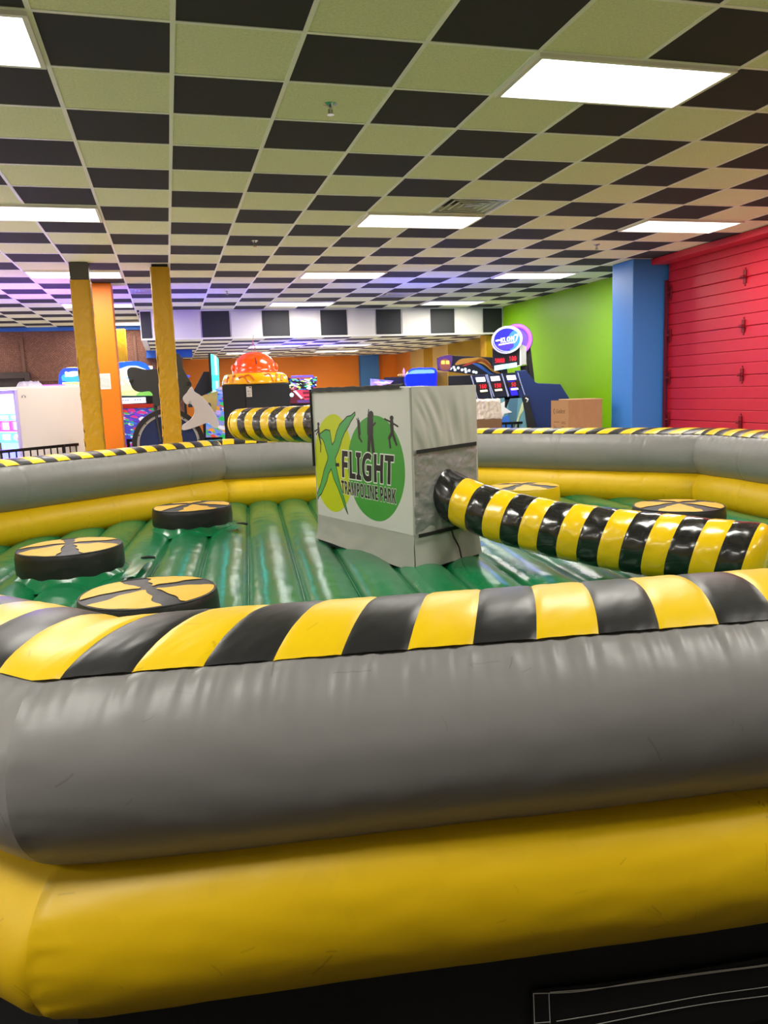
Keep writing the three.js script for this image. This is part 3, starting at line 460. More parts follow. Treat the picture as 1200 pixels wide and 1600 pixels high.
// ---------------------------------------------------------------- arcade machines and things behind the arena
const uvFlat = (g, x0, x1, y0, y1) => { const p = g.attributes.position, u = g.attributes.uv; for (let k = 0; k < p.count; k++) u.setXY(k, (p.getX(k) - x0) / (x1 - x0), (p.getY(k) - y0) / (y1 - y0)); return g; };
function printPanel(name, pts, depth, z, mat, parent, bevel = .003) { const xs = pts.map(p => p[0]), ys = pts.map(p => p[1]); return mesh(name, uvFlat(extr(pts, depth, bevel, z), Math.min(...xs), Math.max(...xs), Math.min(...ys), Math.max(...ys)), mat, parent); }
const rect = (a, b) => [[a[0], b[1]], [b[0], b[1]], [b[0], a[1]], [a[0], a[1]]];       // a = top left, b = bottom right
const splash = (cols, n, w, h, bg, sz = 40) => canvas(w, h, x => { x.fillStyle = bg; x.fillRect(0, 0, w, h); for (let k = 0; k < n; k++) { x.fillStyle = cols[Math.floor(rnd() * cols.length)]; x.beginPath(); const a = rnd() * w, b = rnd() * h, s = sz * (.3 + rnd()); x.moveTo(a, b); x.quadraticCurveTo(a + s, b - s * rnd(), a + s * 1.6, b + s * .3); x.quadraticCurveTo(a + s * .6, b + s * (.2 + .8 * rnd()), a, b); x.fill(); } });
const led = (s, w = 256, h = 96, col = '#ff1830') => canvas(w, h, x => { x.fillStyle = '#1a0408'; x.fillRect(0, 0, w, h); x.fillStyle = col; x.textAlign = 'center'; x.textBaseline = 'middle'; x.font = `bold ${h * .8}px monospace`; x.fillText(s, w / 2, h / 2 + 3, w * .94); });

// prize machine on the left: white side panel, glowing front seen at an angle
{
  const D = 11.4, c = at(27, 650, D); const dir = V(-c.x, 0, -c.z).normalize(); const phi = Math.atan2(dir.x, dir.z) + .04;
  const g = place('prize_machine', 'white-sided prize machine with a glowing front of magenta and cyan frames', 'arcade machine', 30, 650, D, phi);
  const top = g.loc(60, 606)[1], w = g.loc(140, 650)[0], dp = .95, fl = .55;
  mesh('side_panel', rbox(w, top - .06, .04, .012, w / 2, (top - .06) / 2 + .06, -.02), R('#d8d0c8', .5), g);
  mesh('top_lid', rbox(w + fl * .6, .035, dp, .01, w / 2 - fl * .28, top + .005, -dp / 2), R('#e4ddd6', .5), g);
  mesh('back_panel', rbox(.04, top - .06, dp, .01, w - .02, (top - .06) / 2 + .06, -dp / 2), R('#d8d0c8', .5), g);
  mesh('plinth', box(w, .06, dp - .1, w / 2, .03, -dp / 2), M.black, g);
  const s0 = g.loc(33, 617), s1 = g.loc(41, 622); const st = canvas(128, 96, x => { x.fillStyle = '#dcd6d0'; x.fillRect(0, 0, 128, 96); x.strokeStyle = '#222'; x.lineWidth = 4; x.strokeRect(4, 30, 120, 60); x.fillStyle = '#222'; x.fillRect(10, 44, 32, 28); x.fillRect(84, 44, 34, 28); for (let k = 0; k < 3; k++) x.fillRect(20, 6 + k * 8, 88, 3); });
  printPanel('sticker', rect(s0, s1), .002, .001, printed(st), g, 0);
  // slanted front: frame, backlit interior, shelves, glass
  const f = new THREE.Group(); f.name = 'front'; f.rotation.y = -1.05; g.add(f); f.position.set(-.005, 0, 0); // local -x runs along the front
  const fw = .95; const inner = canvas(256, 512, (x, a, b) => { const gr = ['#8fb6ff', '#b7a4ff', '#9be0ff', '#e7b8ff', '#7df0b0', '#6f86ff', '#4a4aa8', '#3b3a86']; for (let k = 0; k < 8; k++) { x.fillStyle = gr[k]; x.fillRect(0, k * 64, a, 64); } x.globalAlpha = .6; for (let k = 0; k < 60; k++) { x.fillStyle = ['#ffffff', '#8bf7ff', '#c98bff', '#5aa0ff', '#7dff9d'][k % 5]; x.beginPath(); x.ellipse(rnd() * a, rnd() * b * .55, 10 + 50 * rnd(), 4 + 14 * rnd(), 0, 0, 7); x.fill(); } x.globalAlpha = 1; });
  mesh('backlit_screen', box(fw - .08, top - .5, .02, -fw / 2, .5 + (top - .5) / 2 - .03, -.25), printed(inner, .5, .9), f);
  mesh('door_frame', mergeGeometries([box(.045, top - .06, .05, -.022, top / 2, 0), box(.045, top - .06, .05, -fw + .022, top / 2, 0), box(fw, .05, .05, -fw / 2, top - .05, 0), box(fw, .42, .05, -fw / 2, .27, 0)]), R('#b9b0e8', .35), f);
  const mag = glowMat('#ff20f0', 1.2), cy = glowMat('#50f0f0', 1.0);
  const yy = v => g.loc(20, v)[1];
  const row = (v0, v1, m) => { const a = yy(v0), b = yy(v1); for (let k = 0; k < 3; k++) { const cx = -.2 - k * .28; mesh('lit_frame', mergeGeometries([box(.26, .025, .03, cx, a, -.08), box(.26, .025, .03, cx, b, -.08), box(.025, a - b, .03, cx - .12, (a + b) / 2, -.08), box(.025, a - b, .03, cx + .12, (a + b) / 2, -.08)]), m, f); } };
  row(648, 657, cy); row(659, 674, mag); row(678, 690, cy);
  mesh('shelf', box(fw - .1, .02, .2, -fw / 2, yy(692), -.12), glowMat('#49b8d8', .4), f);
  mesh('claw_arm', tube([[-.3, yy(680), -.1], [-.2, yy(684), -.05], [-.1, yy(690), -.03], [-.07, yy(691), -.03]], .012, 8), R('#d9a0c0', .4), f);
  mesh('glass', box(fw - .09, top - .55, .006, -fw / 2, .5 + (top - .55) / 2, .005), new THREE.MeshPhysicalMaterial({ color: '#ffffff', roughness: .02, transmission: 1, thickness: 0 }), f);
  rectLight(f, fw - .12, top - .6, '#9a60ff', 30, [-fw / 2, .5 + (top - .5) / 2, -.2], [-fw / 2, .5 + (top - .5) / 2, 2]);
  mesh('unseen_uplight', rbox(.6, .03, .12, .01, w * .45, top + .04, -.75), glowMat('#a050ff', 1.2), g); rectLight(g, .56, .1, '#9048ff', 260, [w * .45, top + .06, -.75], [w * .45, top + 2, -.9]);  // unseen bar, placed to wash the far-left ceiling purple
  const b0 = g.loc(32, 597), b1 = g.loc(64, 605); const q = V(0, 0, 0); g.updateMatrixWorld(true); const wp = g.localToWorld(V((b0[0] + b1[0]) / 2, top + .024, -.35));
  const pk = thing('flattened_bag', 'crumpled grey plastic bag lying on top of the white prize machine', 'bag', [wp.x, wp.y, wp.z], phi);
  mesh('bag_sheet', surf(30, 16, (s, t) => { const x = (s - .5) * .36, z = (t - .5) * .3; const e = Math.min(s, 1 - s, t, 1 - t); return [x, Math.min(1, e * 8) * (.07 + .03 * noise(x * 22, z * 22)) , z]; }), plainVinyl('#a9a6b4', .35, .004), pk);
}
// blue marquee game behind the grey-topped column
{
  const g = place('marquee_game', 'arcade game with a rounded blue lit marquee lettered PIN', 'arcade machine', 115, 600, 14.2, undefined); const a = g.loc(92, 577), b = g.loc(137, 606);
  const t = canvas(512, 384, (x, w, h) => { x.fillStyle = '#1846e0'; x.fillRect(0, 0, w, h); x.fillStyle = '#2f9cf0'; x.beginPath(); x.ellipse(260, 150, 210, 90, -.1, 0, 7); x.fill(); x.fillStyle = '#bfe8ff'; x.beginPath(); x.ellipse(250, 105, 130, 46, -.1, 0, 7); x.fill(); x.fillStyle = '#eaf7ff'; x.font = 'bold 120px sans-serif'; x.fillText('S', 110, 150); x.fillStyle = '#2f9cf0'; x.fillRect(60, 190, 420, 30); x.fillStyle = '#f6f07a'; x.fillRect(60, 240, 430, 144); x.font = 'bold 150px sans-serif'; x.lineWidth = 12; x.strokeStyle = '#d08a20'; x.strokeText('PIN', 90, 372); x.fillStyle = '#fff9b0'; x.fillText('PIN', 90, 372); });
  const w = b[0] - a[0]; const out = smooth([[a[0], b[1]], [a[0] - .01, (a[1] + b[1]) / 2], [a[0] + .05, a[1] - .02], [a[0] + w / 2, a[1] + .02], [b[0] - .05, a[1] - .02], [b[0] + .01, (a[1] + b[1]) / 2], [b[0], b[1]]], 4);
  printPanel('marquee_sign', out, .1, -.05, printed(t, .4, .8), g, .01);
  mesh('cabinet', rbox(w * .95, b[1] + .02, .6, .02, (a[0] + b[0]) / 2, (b[1] + .02) / 2, -.28), R('#1e3d9a', .5), g);
}
// blue-arched cabinet between the orange column and the wheel game
{
  const g = place('arched_cabinet', 'arcade cabinet with a blue arched top and colourful lower print', 'arcade machine', 215, 640, 13.2, undefined); const D = 0;
  const P = (u, v) => g.loc(u, v);
  mesh('body', rbox(P(247, 650)[0] - P(180, 650)[0], P(215, 575)[1], .7, .02, (P(247, 650)[0] + P(180, 650)[0]) / 2, P(215, 575)[1] / 2, -.4), R('#20344a', .6), g);
  const sea = canvas(512, 512, (x, w, h) => { x.fillStyle = '#efe9a8'; x.fillRect(0, 0, w, h); x.fillStyle = '#bcd98a'; x.beginPath(); x.ellipse(200, 520, 300, 110, 0, 0, 7); x.fill(); x.fillStyle = '#6fb04e'; x.beginPath(); x.ellipse(420, 500, 180, 70, 0, 0, 7); x.fill(); x.fillStyle = '#d8f0ff'; for (let k = 0; k < 26; k++) { x.beginPath(); x.arc(rnd() * w, rnd() * 330, 10 + 26 * rnd(), 0, 7); x.fill(); } x.fillStyle = '#79b8e8'; for (let k = 0; k < 10; k++) { x.beginPath(); x.arc(rnd() * w, rnd() * 300, 8 + 14 * rnd(), 0, 7); x.fill(); } });
  printPanel('backlit_screen', [P(184, 572), P(238, 572), P(242, 618), P(187, 618)], .03, -.02, printed(sea, .4, .75), g);
  printPanel('top_arch', smooth([P(182, 576), P(183, 569), P(200, 566), P(218, 566), P(228, 570), P(234, 578), P(225, 575), P(214, 571), P(200, 571)], 4), .14, -.06, glowMat('#1f78e8', .35), g, .01);
  const ctl = canvas(512, 128, x => { x.fillStyle = '#eef2ff'; x.fillRect(0, 0, 512, 128); x.fillStyle = '#5a78b8'; for (const a of [60, 110, 150, 290, 340, 390]) x.fillRect(a, 40, 30, 24); });
  printPanel('control_display', [P(187, 622), P(227, 621), P(228, 629), P(187, 631)], .06, .0, printed(ctl, .4, .7), g);
  mesh('speaker', new THREE.CylinderGeometry(.055, .055, .06, 20).rotateX(Math.PI / 2).translate(...P(233, 625), .03), M.black, g);
  mesh('red_band', extr([P(187, 632), P(243, 631), P(243, 636), P(187, 638)], .08, .004, 0), R('#e2402a', .45), g);
  const art = splash(['#5a3ad0', '#2f8ae8', '#e040a0', '#58d0e8', '#f0f0ff', '#3bbf6a', '#8a40e0', '#e04848'], 160, 512, 512, '#4a50c8', 60);
  printPanel('lower_print', [P(188, 639), P(243, 637), P(245, 700), P(192, 702)], .03, .0, printed(art, .45, .3), g);
}
// wheel game seen from behind: big wheel with dark cut-out boards and a white fin
{
  const g = place('wheel_game', 'back of a wheel game with dark cut-out boards, blue disc and white fin', 'arcade machine', 264, 690, 11.6, undefined); const P = (u, v, z) => g.loc(u, v, z || 0);
  const c = P(264, 694), r = P(320, 694)[0] - c[0];
  const disc = (a, b, z, d) => { const s = new THREE.Shape(); s.absarc(c[0], c[1], a, 0, 2 * Math.PI); if (b) { const h = new THREE.Path(); h.absarc(c[0], c[1], b, 0, 2 * Math.PI, true); s.holes.push(h); } return new THREE.ExtrudeGeometry(s, { depth: d, bevelEnabled: true, bevelSize: .004, bevelThickness: .004, bevelSegments: 1, curveSegments: 40 }).translate(0, 0, z); };
  mesh('wheel_rim', disc(r, r * .88, -.08, .12), M.black, g); mesh('wheel_ring', disc(r * .88, r * .81, -.06, .07), R('#b9b8bc', .5), g); mesh('wheel_disc', disc(r * .81, 0, -.06, .05), R('#12285e', .5), g);
  for (let k = 0; k < 14; k++) { const a = k / 14 * 6.283 + .1; mesh('bolt', new THREE.SphereGeometry(.01, 8, 6).translate(c[0] + r * .845 * Math.cos(a), c[1] + r * .845 * Math.sin(a), .016), M.black, g); }
  mesh('stand', rbox(.1, c[1] + .5, .08, .01, c[0] - .12, (c[1] + .5) / 2, -.13), R('#2a2c30', .5), g);
  for (const s of [-1, 1]) mesh('floor_leg', rbox(.08, c[1] - r * .2, .5, .01, c[0] + s * .3, (c[1] - r * .2) / 2, -.25), M.black, g);
  const bm = R('#2a2c2e', .55);
  mesh('cutout_board', extr(smooth([P(199.5, 580), P(203, 575.5), P(212, 575), P(228, 578.5), P(246, 578), P(252, 590), P(251, 632), P(241, 632), P(239, 616), P(234, 611), P(218, 612), P(209, 608), P(204, 598)], 4), .04, .006, .03), bm, g);
  mesh('cutout_board', extr(smooth([P(276, 553), P(281, 556), P(284, 572), P(292, 588), P(298.5, 600), P(297, 606), P(287, 618), P(279, 630), P(274, 636), P(270, 600), P(272, 570)], 4), .04, .006, .0), R('#33352f', .55), g);
  mesh('board_bolt', rbox(.05, .05, .03, .01, P(205, 595)[0], P(205, 595)[1], .08), M.black, g); mesh('board_bolt', rbox(.05, .06, .03, .01, P(294.5, 599)[0], P(294.5, 599)[1], .05), M.black, g);
  mesh('strut', bar(V(...P(241, 632), .02), V(...P(252, 690), .02), .02, 8), R('#2f3034', .5), g);
  mesh('white_fin', extr(smooth([P(299, 605), P(303, 612), P(312, 618), P(324, 630), P(334, 645), P(341, 662), P(338.5, 668), P(332, 667), P(326, 660), P(312, 664), P(296, 669.5), P(285, 671), P(285, 665), P(292, 660), P(299, 654), P(304, 645), P(303, 636), P(297, 631), P(291, 631), P(286, 622), P(292, 614)], 4), .03, .005, .06), R('#c9c4c6', .5), g);
  mesh('fin_slot', rbox(.06, .1, .05, .01, P(297, 631)[0], P(297, 631)[1], .07), R('#1c2c48', .5), g);
}
// screen game: cyan screen with dark side, cream star board
{
  const g = place('screen_game', 'game with an upright glowing cyan screen, dark side and cream board', 'arcade machine', 330, 620, 12.9, undefined); const P = (u, v, z) => g.loc(u, v, z || 0);
  mesh('screen_housing', extr([P(325.5, 552), P(328.5, 552), P(331.5, 611), P(329, 612)], .5, .004, -.45), M.black, g);
  const sc = new THREE.Group(); sc.name = 'screen_panel'; g.add(sc); const a = P(327, 553), b = P(342, 556);
  const cyT = canvas(64, 256, (x, w, h) => { x.fillStyle = '#4cf0e8'; x.fillRect(0, 0, w, h); x.fillStyle = '#9ffff6'; x.fillRect(30, 0, 20, h); x.fillStyle = '#35d0e0'; x.fillRect(0, 150, w, 40); });
  printPanel('cyan_screen', [P(328, 553), P(336, 556), P(341, 561), P(342.5, 603), P(338, 607), P(332, 610)], .02, .02, printed(cyT, .3, 1.1), sc);
  mesh('dark_side', extr([P(329, 581), P(318, 581), P(302, 612), P(312, 620), P(329, 612)], .06, .004, -.1), R('#171b2c', .5), g);
  mesh('cream_board', extr([P(312, 620), P(340, 611), P(339, 628), P(337, 645), P(326, 636)], .03, .003, -.06), R('#d8c27c', .6), g);
  mesh('board_mark', new THREE.SphereGeometry(1, 16, 10).scale(.03, .05, .006).translate(...P(327, 634), -.025), R('#3a3a58', .5), g);
  const art = splash(['#3a60e8', '#e8e8f8', '#f0a030', '#30c060', '#5a9af0', '#c8b0ff', '#e8503a'], 140, 256, 512, '#8a90d8', 50);
  printPanel('printed_body', [P(322, 606), P(350, 604), P(352, 700), P(322, 700)], .04, -.14, printed(art, .45, .35), g);
  mesh('cabinet', rbox(.45, P(330, 640)[1], .5, .02, P(337, 640)[0], P(330, 640)[1] / 2, -.42), M.black, g);
  const bl = P(286, 588); mesh('unseen_uplight', rbox(.2, .03, .1, .01, bl[0], bl[1], -.1), glowMat('#2040ff', 1.2), g); mesh('unseen_uplight_post', rbox(.04, bl[1], .04, .005, bl[0], bl[1] / 2 - .02, -.1), M.black, g); rectLight(g, .18, .08, '#2030ff', 700, [bl[0], bl[1] + .02, -.1], [bl[0] + .4, bl[1] + 2, -1.6]);  // unseen blue lamp on a post, placed to tint ceiling and bulkhead
  const Lc = P(335, 580); rectLight(g, .14, .5, '#38e8f0', 5, [Lc[0], Lc[1], .06], [Lc[0] + .4, Lc[1] + .1, 2]);
}
// black cabinet with an orange dome on a yellow base
{
  const g = place('domed_cabinet', 'black cabinet topped by an orange dome on a yellow striped base', 'arcade machine', 400, 620, 11.8, undefined); const P = (u, v, z) => g.loc(u, v, z || 0);
  const x0 = P(348, 620)[0], x1 = P(453, 620)[0], cx = (x0 + x1) / 2, top = P(400, 600)[1], w = x1 - x0, dp = .8;
  const xs = P(384, 620)[0];
  mesh('side_board', rbox(xs - x0, top, dp, .01, (x0 + xs) / 2, top / 2, -dp / 2 - .02), R('#15161d', .5), g); mesh('front_board', rbox(x1 - xs, top, dp, .01, (x1 + xs) / 2, top / 2, -dp / 2), R('#20252f', .4), g);
  const l0 = P(384.5, 604), l1 = P(394, 620); const tg = canvas(128, 200, x => { x.fillStyle = '#d9d6d2'; x.fillRect(0, 0, 128, 200); x.fillStyle = '#222'; x.fillRect(70, 10, 44, 20); x.fillStyle = '#777'; x.fillRect(30, 80, 26, 26); x.fillRect(70, 84, 34, 8); for (let k = 0; k < 6; k++) x.fillRect(20, 125 + k * 10, 80, 3); });
  printPanel('label_tag', rect(l0, l1), .004, .003, printed(tg), g, 0);
  const R0 = w / 2 + .005; const yb = P(400, 582)[1] - top, yt = P(400, 547)[1] - top;
  const lathe = (pts, m, n, k) => mesh(n, new THREE.LatheGeometry(pts.map(p => new THREE.Vector2(...p)), 48), m, g).position.set(cx, top, -R0 * .9);
  lathe([[0, 0], [R0, 0], [R0 + .01, .02], [R0 - .01, yb * .55], [R0 * .93, yb * .85], [R0 * .84, yb], [0, yb]], new THREE.MeshPhysicalMaterial({ color: '#f6b400', roughness: .2, clearcoat: .6 }), 'yellow_base');
  const dome = []; const rd = R0 * .66; for (let k = 0; k <= 14; k++) { const a = k / 14 * Math.PI / 2; dome.push([rd * Math.pow(Math.cos(a), .85) + .0, yb + (yt - yb) * (.12 + .88 * Math.sin(a))]); } dome.unshift([rd * 1.04, yb * .98], [rd * 1.05, yb + .04]);
  dome[dome.length - 1][0] = 0; lathe(dome, new THREE.MeshPhysicalMaterial({ color: '#ff5208', roughness: .18, clearcoat: .6, emissive: '#ff3c00', emissiveIntensity: .12 }), 'orange_dome');  // dome material carries a faint glow of its own
  for (const s of [-1, 1]) { const e = mesh('dome_lug', new THREE.SphereGeometry(.06, 18, 12).scale(.6, 1, 1), R('#ff5a10', .25), g); e.position.set(cx + s * rd * .97, top + yb + (yt - yb) * .26, -R0 * .8); }
  const sm = R('#e06a08', .3); const yz = (x, y) => { const rr = R0 * (1.0 - .12 * Math.max(0, y / yb - .5) * 2); return Math.sqrt(Math.max(0, rr * rr - x * x)); };
  for (const [a, b, c2, d] of [[-.34, .03, -.3, .12], [-.25, .1, -.1, .02], [-.16, .12, -.02, .06], [.14, .13, .26, .03], [.3, .03, .33, .12], [.38, .04, .4, .1], [-.42, .04, -.4, .1]]) { const m = (a + c2) / 2, n = Math.max(b, d) + .015; mesh('base_stripe', tube([[cx + a, top + b, -R0 * .9 + yz(a, b) + .004], [cx + m, top + n, -R0 * .9 + yz(m, n) + .004], [cx + c2, top + d, -R0 * .9 + yz(c2, d) + .004]], .016, 6), sm, g); }
  mesh('dome_slot', tube([[cx + .0, top + yb + (yt - yb) * .86, -R0 * .9 + rd * .52], [cx + .02, top + yb + (yt - yb) * .6, -R0 * .9 + rd * .84], [cx + .03, top + yb + (yt - yb) * .38, -R0 * .9 + rd * .96]], .012, 6), R('#7a1c08', .6), g);
  const wy = P(399, 520)[1]; mesh('wire_top', tube([[cx, top + yt, -R0 * .9], [cx + .015, top + yt + .08, -R0 * .9], [cx - .01, top + yt + .12, -R0 * .9], [cx + .01, wy, -R0 * .9]], .005, 6), R('#c06a8a', .5), g);
  for (const s of [-1, 1]) mesh('wire_hook', tube([[cx + s * .03, top + yt - .01, -R0 * .9], [cx + s * .025, top + yt + .08, -R0 * .9], [cx, top + yt + .13, -R0 * .9]], .004, 6), R('#c06a8a', .5), g);
  mesh('lamp_button', new THREE.SphereGeometry(.03, 14, 10).translate(P(456, 617)[0], P(456, 617)[1], -.05), glowMat('#a0fff0', 1.6), g);
}
// racing cabinet
{
  const g = place('racing_cabinet', 'arcade cabinet with a jagged splash-print header over a red car print', 'arcade machine', 472, 612, 18, undefined); const P = (u, v, z) => g.loc(u, v, z || 0);
  const hd = splash(['#3a6ae8', '#e8f4e8', '#50c890', '#c8e860', '#e84890', '#101018', '#6a40c0', '#f8f8ff'], 150, 512, 256, '#161820', 46);
  printPanel('header_sign', [P(450, 590), P(456, 592), P(484, 592), P(488, 589.5), P(495, 589), P(494, 605), P(484, 610), P(455, 608), P(450, 602)], .05, 0, printed(hd, .4, .7), g);
  const cr = canvas(256, 160, (x, w, h) => { x.fillStyle = '#5a1220'; x.fillRect(0, 0, w, h); x.fillStyle = '#e0405a'; x.beginPath(); x.moveTo(60, 10); x.lineTo(240, 20); x.lineTo(250, 110); x.lineTo(150, 120); x.lineTo(80, 50); x.fill(); x.fillStyle = '#f8c8d0'; x.beginPath(); x.moveTo(30, 20); x.lineTo(60, 14); x.lineTo(130, 100); x.lineTo(110, 110); x.fill(); x.fillStyle = '#7a1830'; x.fillRect(130, 30, 80, 30); x.fillRect(140, 80, 70, 24); x.fillStyle = '#5a3a80'; x.fillRect(70, 120, 180, 30); });
  printPanel('red_print', [P(454, 608), P(492, 608), P(492, 630), P(454, 630)], .04, .0, printed(cr, .4, .45), g);
  mesh('cabinet', rbox(P(493, 610)[0] - P(452, 610)[0], P(470, 606)[1], .7, .02, (P(493, 610)[0] + P(452, 610)[0]) / 2, P(470, 606)[1] / 2, -.37), M.black, g);
  const hp = P(472, 590); mesh('unseen_uplight', rbox(.5, .04, .14, .01, hp[0], hp[1] + .03, -.2), glowMat('#5a48ff', 1.2), g); rectLight(g, .46, .1, '#4a3cff', 260, [hp[0], hp[1] + .06, -.2], [hp[0] - .3, hp[1] + 2, -.3]);  // unseen bar, placed to turn the lower ceiling blue-violet
}
// low machines seen over the tower
{
  const g = place('coin_pusher', 'low dark machine with a small lit purple print behind the tower', 'arcade machine', 605, 596, 13.5, undefined); const P = (u, v, z) => g.loc(u, v, z || 0);
  const tw = P(636, 590)[0] - P(578, 590)[0], tx = (P(636, 590)[0] + P(578, 590)[0]) / 2;
  mesh('cabinet', rbox(tw, P(605, 598)[1], .8, .02, tx, P(605, 598)[1] / 2, -.4), M.black, g);
  mesh('dark_screen_back', rbox(P(637, 590)[0] - P(600, 590)[0], P(615, 589)[1] - P(615, 604)[1], .06, .01, (P(637, 590)[0] + P(600, 590)[0]) / 2, (P(615, 589)[1] + P(615, 604)[1]) / 2, -.1), R('#141420', .5), g);
  const t = splash(['#7a60e0', '#f0a0b0', '#e8e0ff', '#4060e0'], 60, 256, 128, '#8a7ae0', 40);
  printPanel('lit_sign', [P(579, 592), P(599, 594), P(615, 595), P(606, 603), P(579, 603)], .04, .02, printed(t, .4, .7), g);
  const f = place('toy_figure', 'tiny pink and gold toy standing on the dark machine behind the tower', 'toy', 631, 580, 13.4, undefined); const q = f.loc(631, 589); f.position.y = q[1];
  const h = f.loc(631, 574)[1] - q[1]; mesh('toy_body', new THREE.LatheGeometry([[0, 0], [.05, .005], [.04, h * .25], [.02, h * .4], [.028, h * .6], [.012, h * .8], [0, h]].map(p => new THREE.Vector2(...p)), 14), R('#e8a0b0', .5), f);
  mesh('toy_base', new THREE.SphereGeometry(.05, 12, 8).scale(1.2, .6, 1).translate(-.05, .03, 0), R('#d8b060', .4, { metalness: .4 }), f);
}
{
  const g = place('blue_hood_game', 'game with a shiny blue rounded hood showing above the tower', 'arcade machine', 657, 590, 12.6, undefined); const P = (u, v, z) => g.loc(u, v, z || 0);
  const bl = new THREE.MeshPhysicalMaterial({ color: '#1030f0', roughness: .15, clearcoat: .8, emissive: '#0a20ff', emissiveIntensity: .35 });
  mesh('glowing_hood', extr(smooth([P(634, 594), P(636, 588), P(641, 581), P(648, 578.5), P(665, 578), P(679, 579), P(679.5, 598), P(679, 606), P(640, 606)], 3), .5, .03, -.5), bl, g);  // shiny plastic hood, blue glow put into its material
  mesh('side_panel', rbox(P(700, 590)[0] - P(680, 590)[0], P(690, 580)[1], .6, .02, (P(700, 590)[0] + P(680, 590)[0]) / 2, P(690, 580)[1] / 2, -.35), R('#8a6a1c', .6), g);
  mesh('cabinet', rbox(P(679, 600)[0] - P(636, 600)[0], P(657, 602)[1], .55, .02, (P(679, 600)[0] + P(636, 600)[0]) / 2, P(657, 602)[1] / 2, -.3), R('#15205a', .5), g);
  const c = P(657, 588); rectLight(g, .45, .25, '#3848ff', 70, [c[0], c[1] + .12, .1], [c[0], c[1] + 2, -2]);  // unseen lamp by the hood, tints the ceiling blue-purple
}
// black backboard with coloured swoosh and a row of white balls
{
  const g = place('ramp_game', 'alley game with a black backboard, coloured swoosh and white balls', 'arcade machine', 728, 580, 14.9, undefined); const P = (u, v, z) => g.loc(u, v, z || 0);
  mesh('backboard', extr([P(683, 560), P(707, 556), P(775, 559), P(785, 586), P(745, 586), P(700, 580), P(684, 578)], .06, .004, -.06), R('#1c1d20', .5), g);
  mesh('shield_badge', extr(smooth([P(684, 561), P(695, 556), P(706, 556), P(706, 568), P(702, 579), P(692, 579.5), P(685, 576)], 4), .05, .004, 0), R('#7a4a9a', .45), g);
  mesh('badge_patch', extr(smooth([P(688, 566), P(695, 561), P(703, 566), P(702, 577), P(690, 577)], 4), .02, .003, .05), R('#c07048', .45), g);
  for (const u of [692.5, 699.5]) mesh('badge_light', extr([P(u - 2.5, 564), P(u + 2.5, 564), P(u + 2.5, 569), P(u - 2.5, 569)], .015, .002, .073), glowMat('#ffd84a', .8), g);
  const sw = (o, m) => mesh('swoosh', extr(smooth(o.map(p => P(...p)), 3), .02, .002, .0), m, g);
  sw([[711, 570], [718, 562], [736, 559.5], [752, 559], [763, 565], [771, 576], [783, 584], [770, 581], [757, 570], [742, 566], [722, 569]], R('#f0b030', .5));
  sw([[722, 572], [730, 568], [742, 563], [750, 560], [758, 562], [768, 572], [780, 583], [766, 575], [755, 566], [742, 567], [730, 571]], R('#e05028', .5));
  sw([[738, 568], [748, 569], [757, 575], [768, 583], [782, 586], [768, 586], [754, 578], [745, 572]], R('#3878d0', .5));
  for (const [u, v] of [[704, 576], [709, 574], [711, 578], [716, 575], [722, 578], [727, 577], [728, 581], [733, 579], [740, 581], [744, 582]]) mesh('white_ball', new THREE.SphereGeometry(.026, 12, 8).translate(...P(u, v), .02), glowMat('#dff0ff', .8), g);  // white balls, given a glow of their own
  const cw = P(768, 590)[0] - P(700, 590)[0]; mesh('body', rbox(cw, P(730, 586)[1], .7, .02, (P(768, 590)[0] + P(700, 590)[0]) / 2, P(730, 586)[1] / 2, -.4), R('#22242a', .6), g);
}
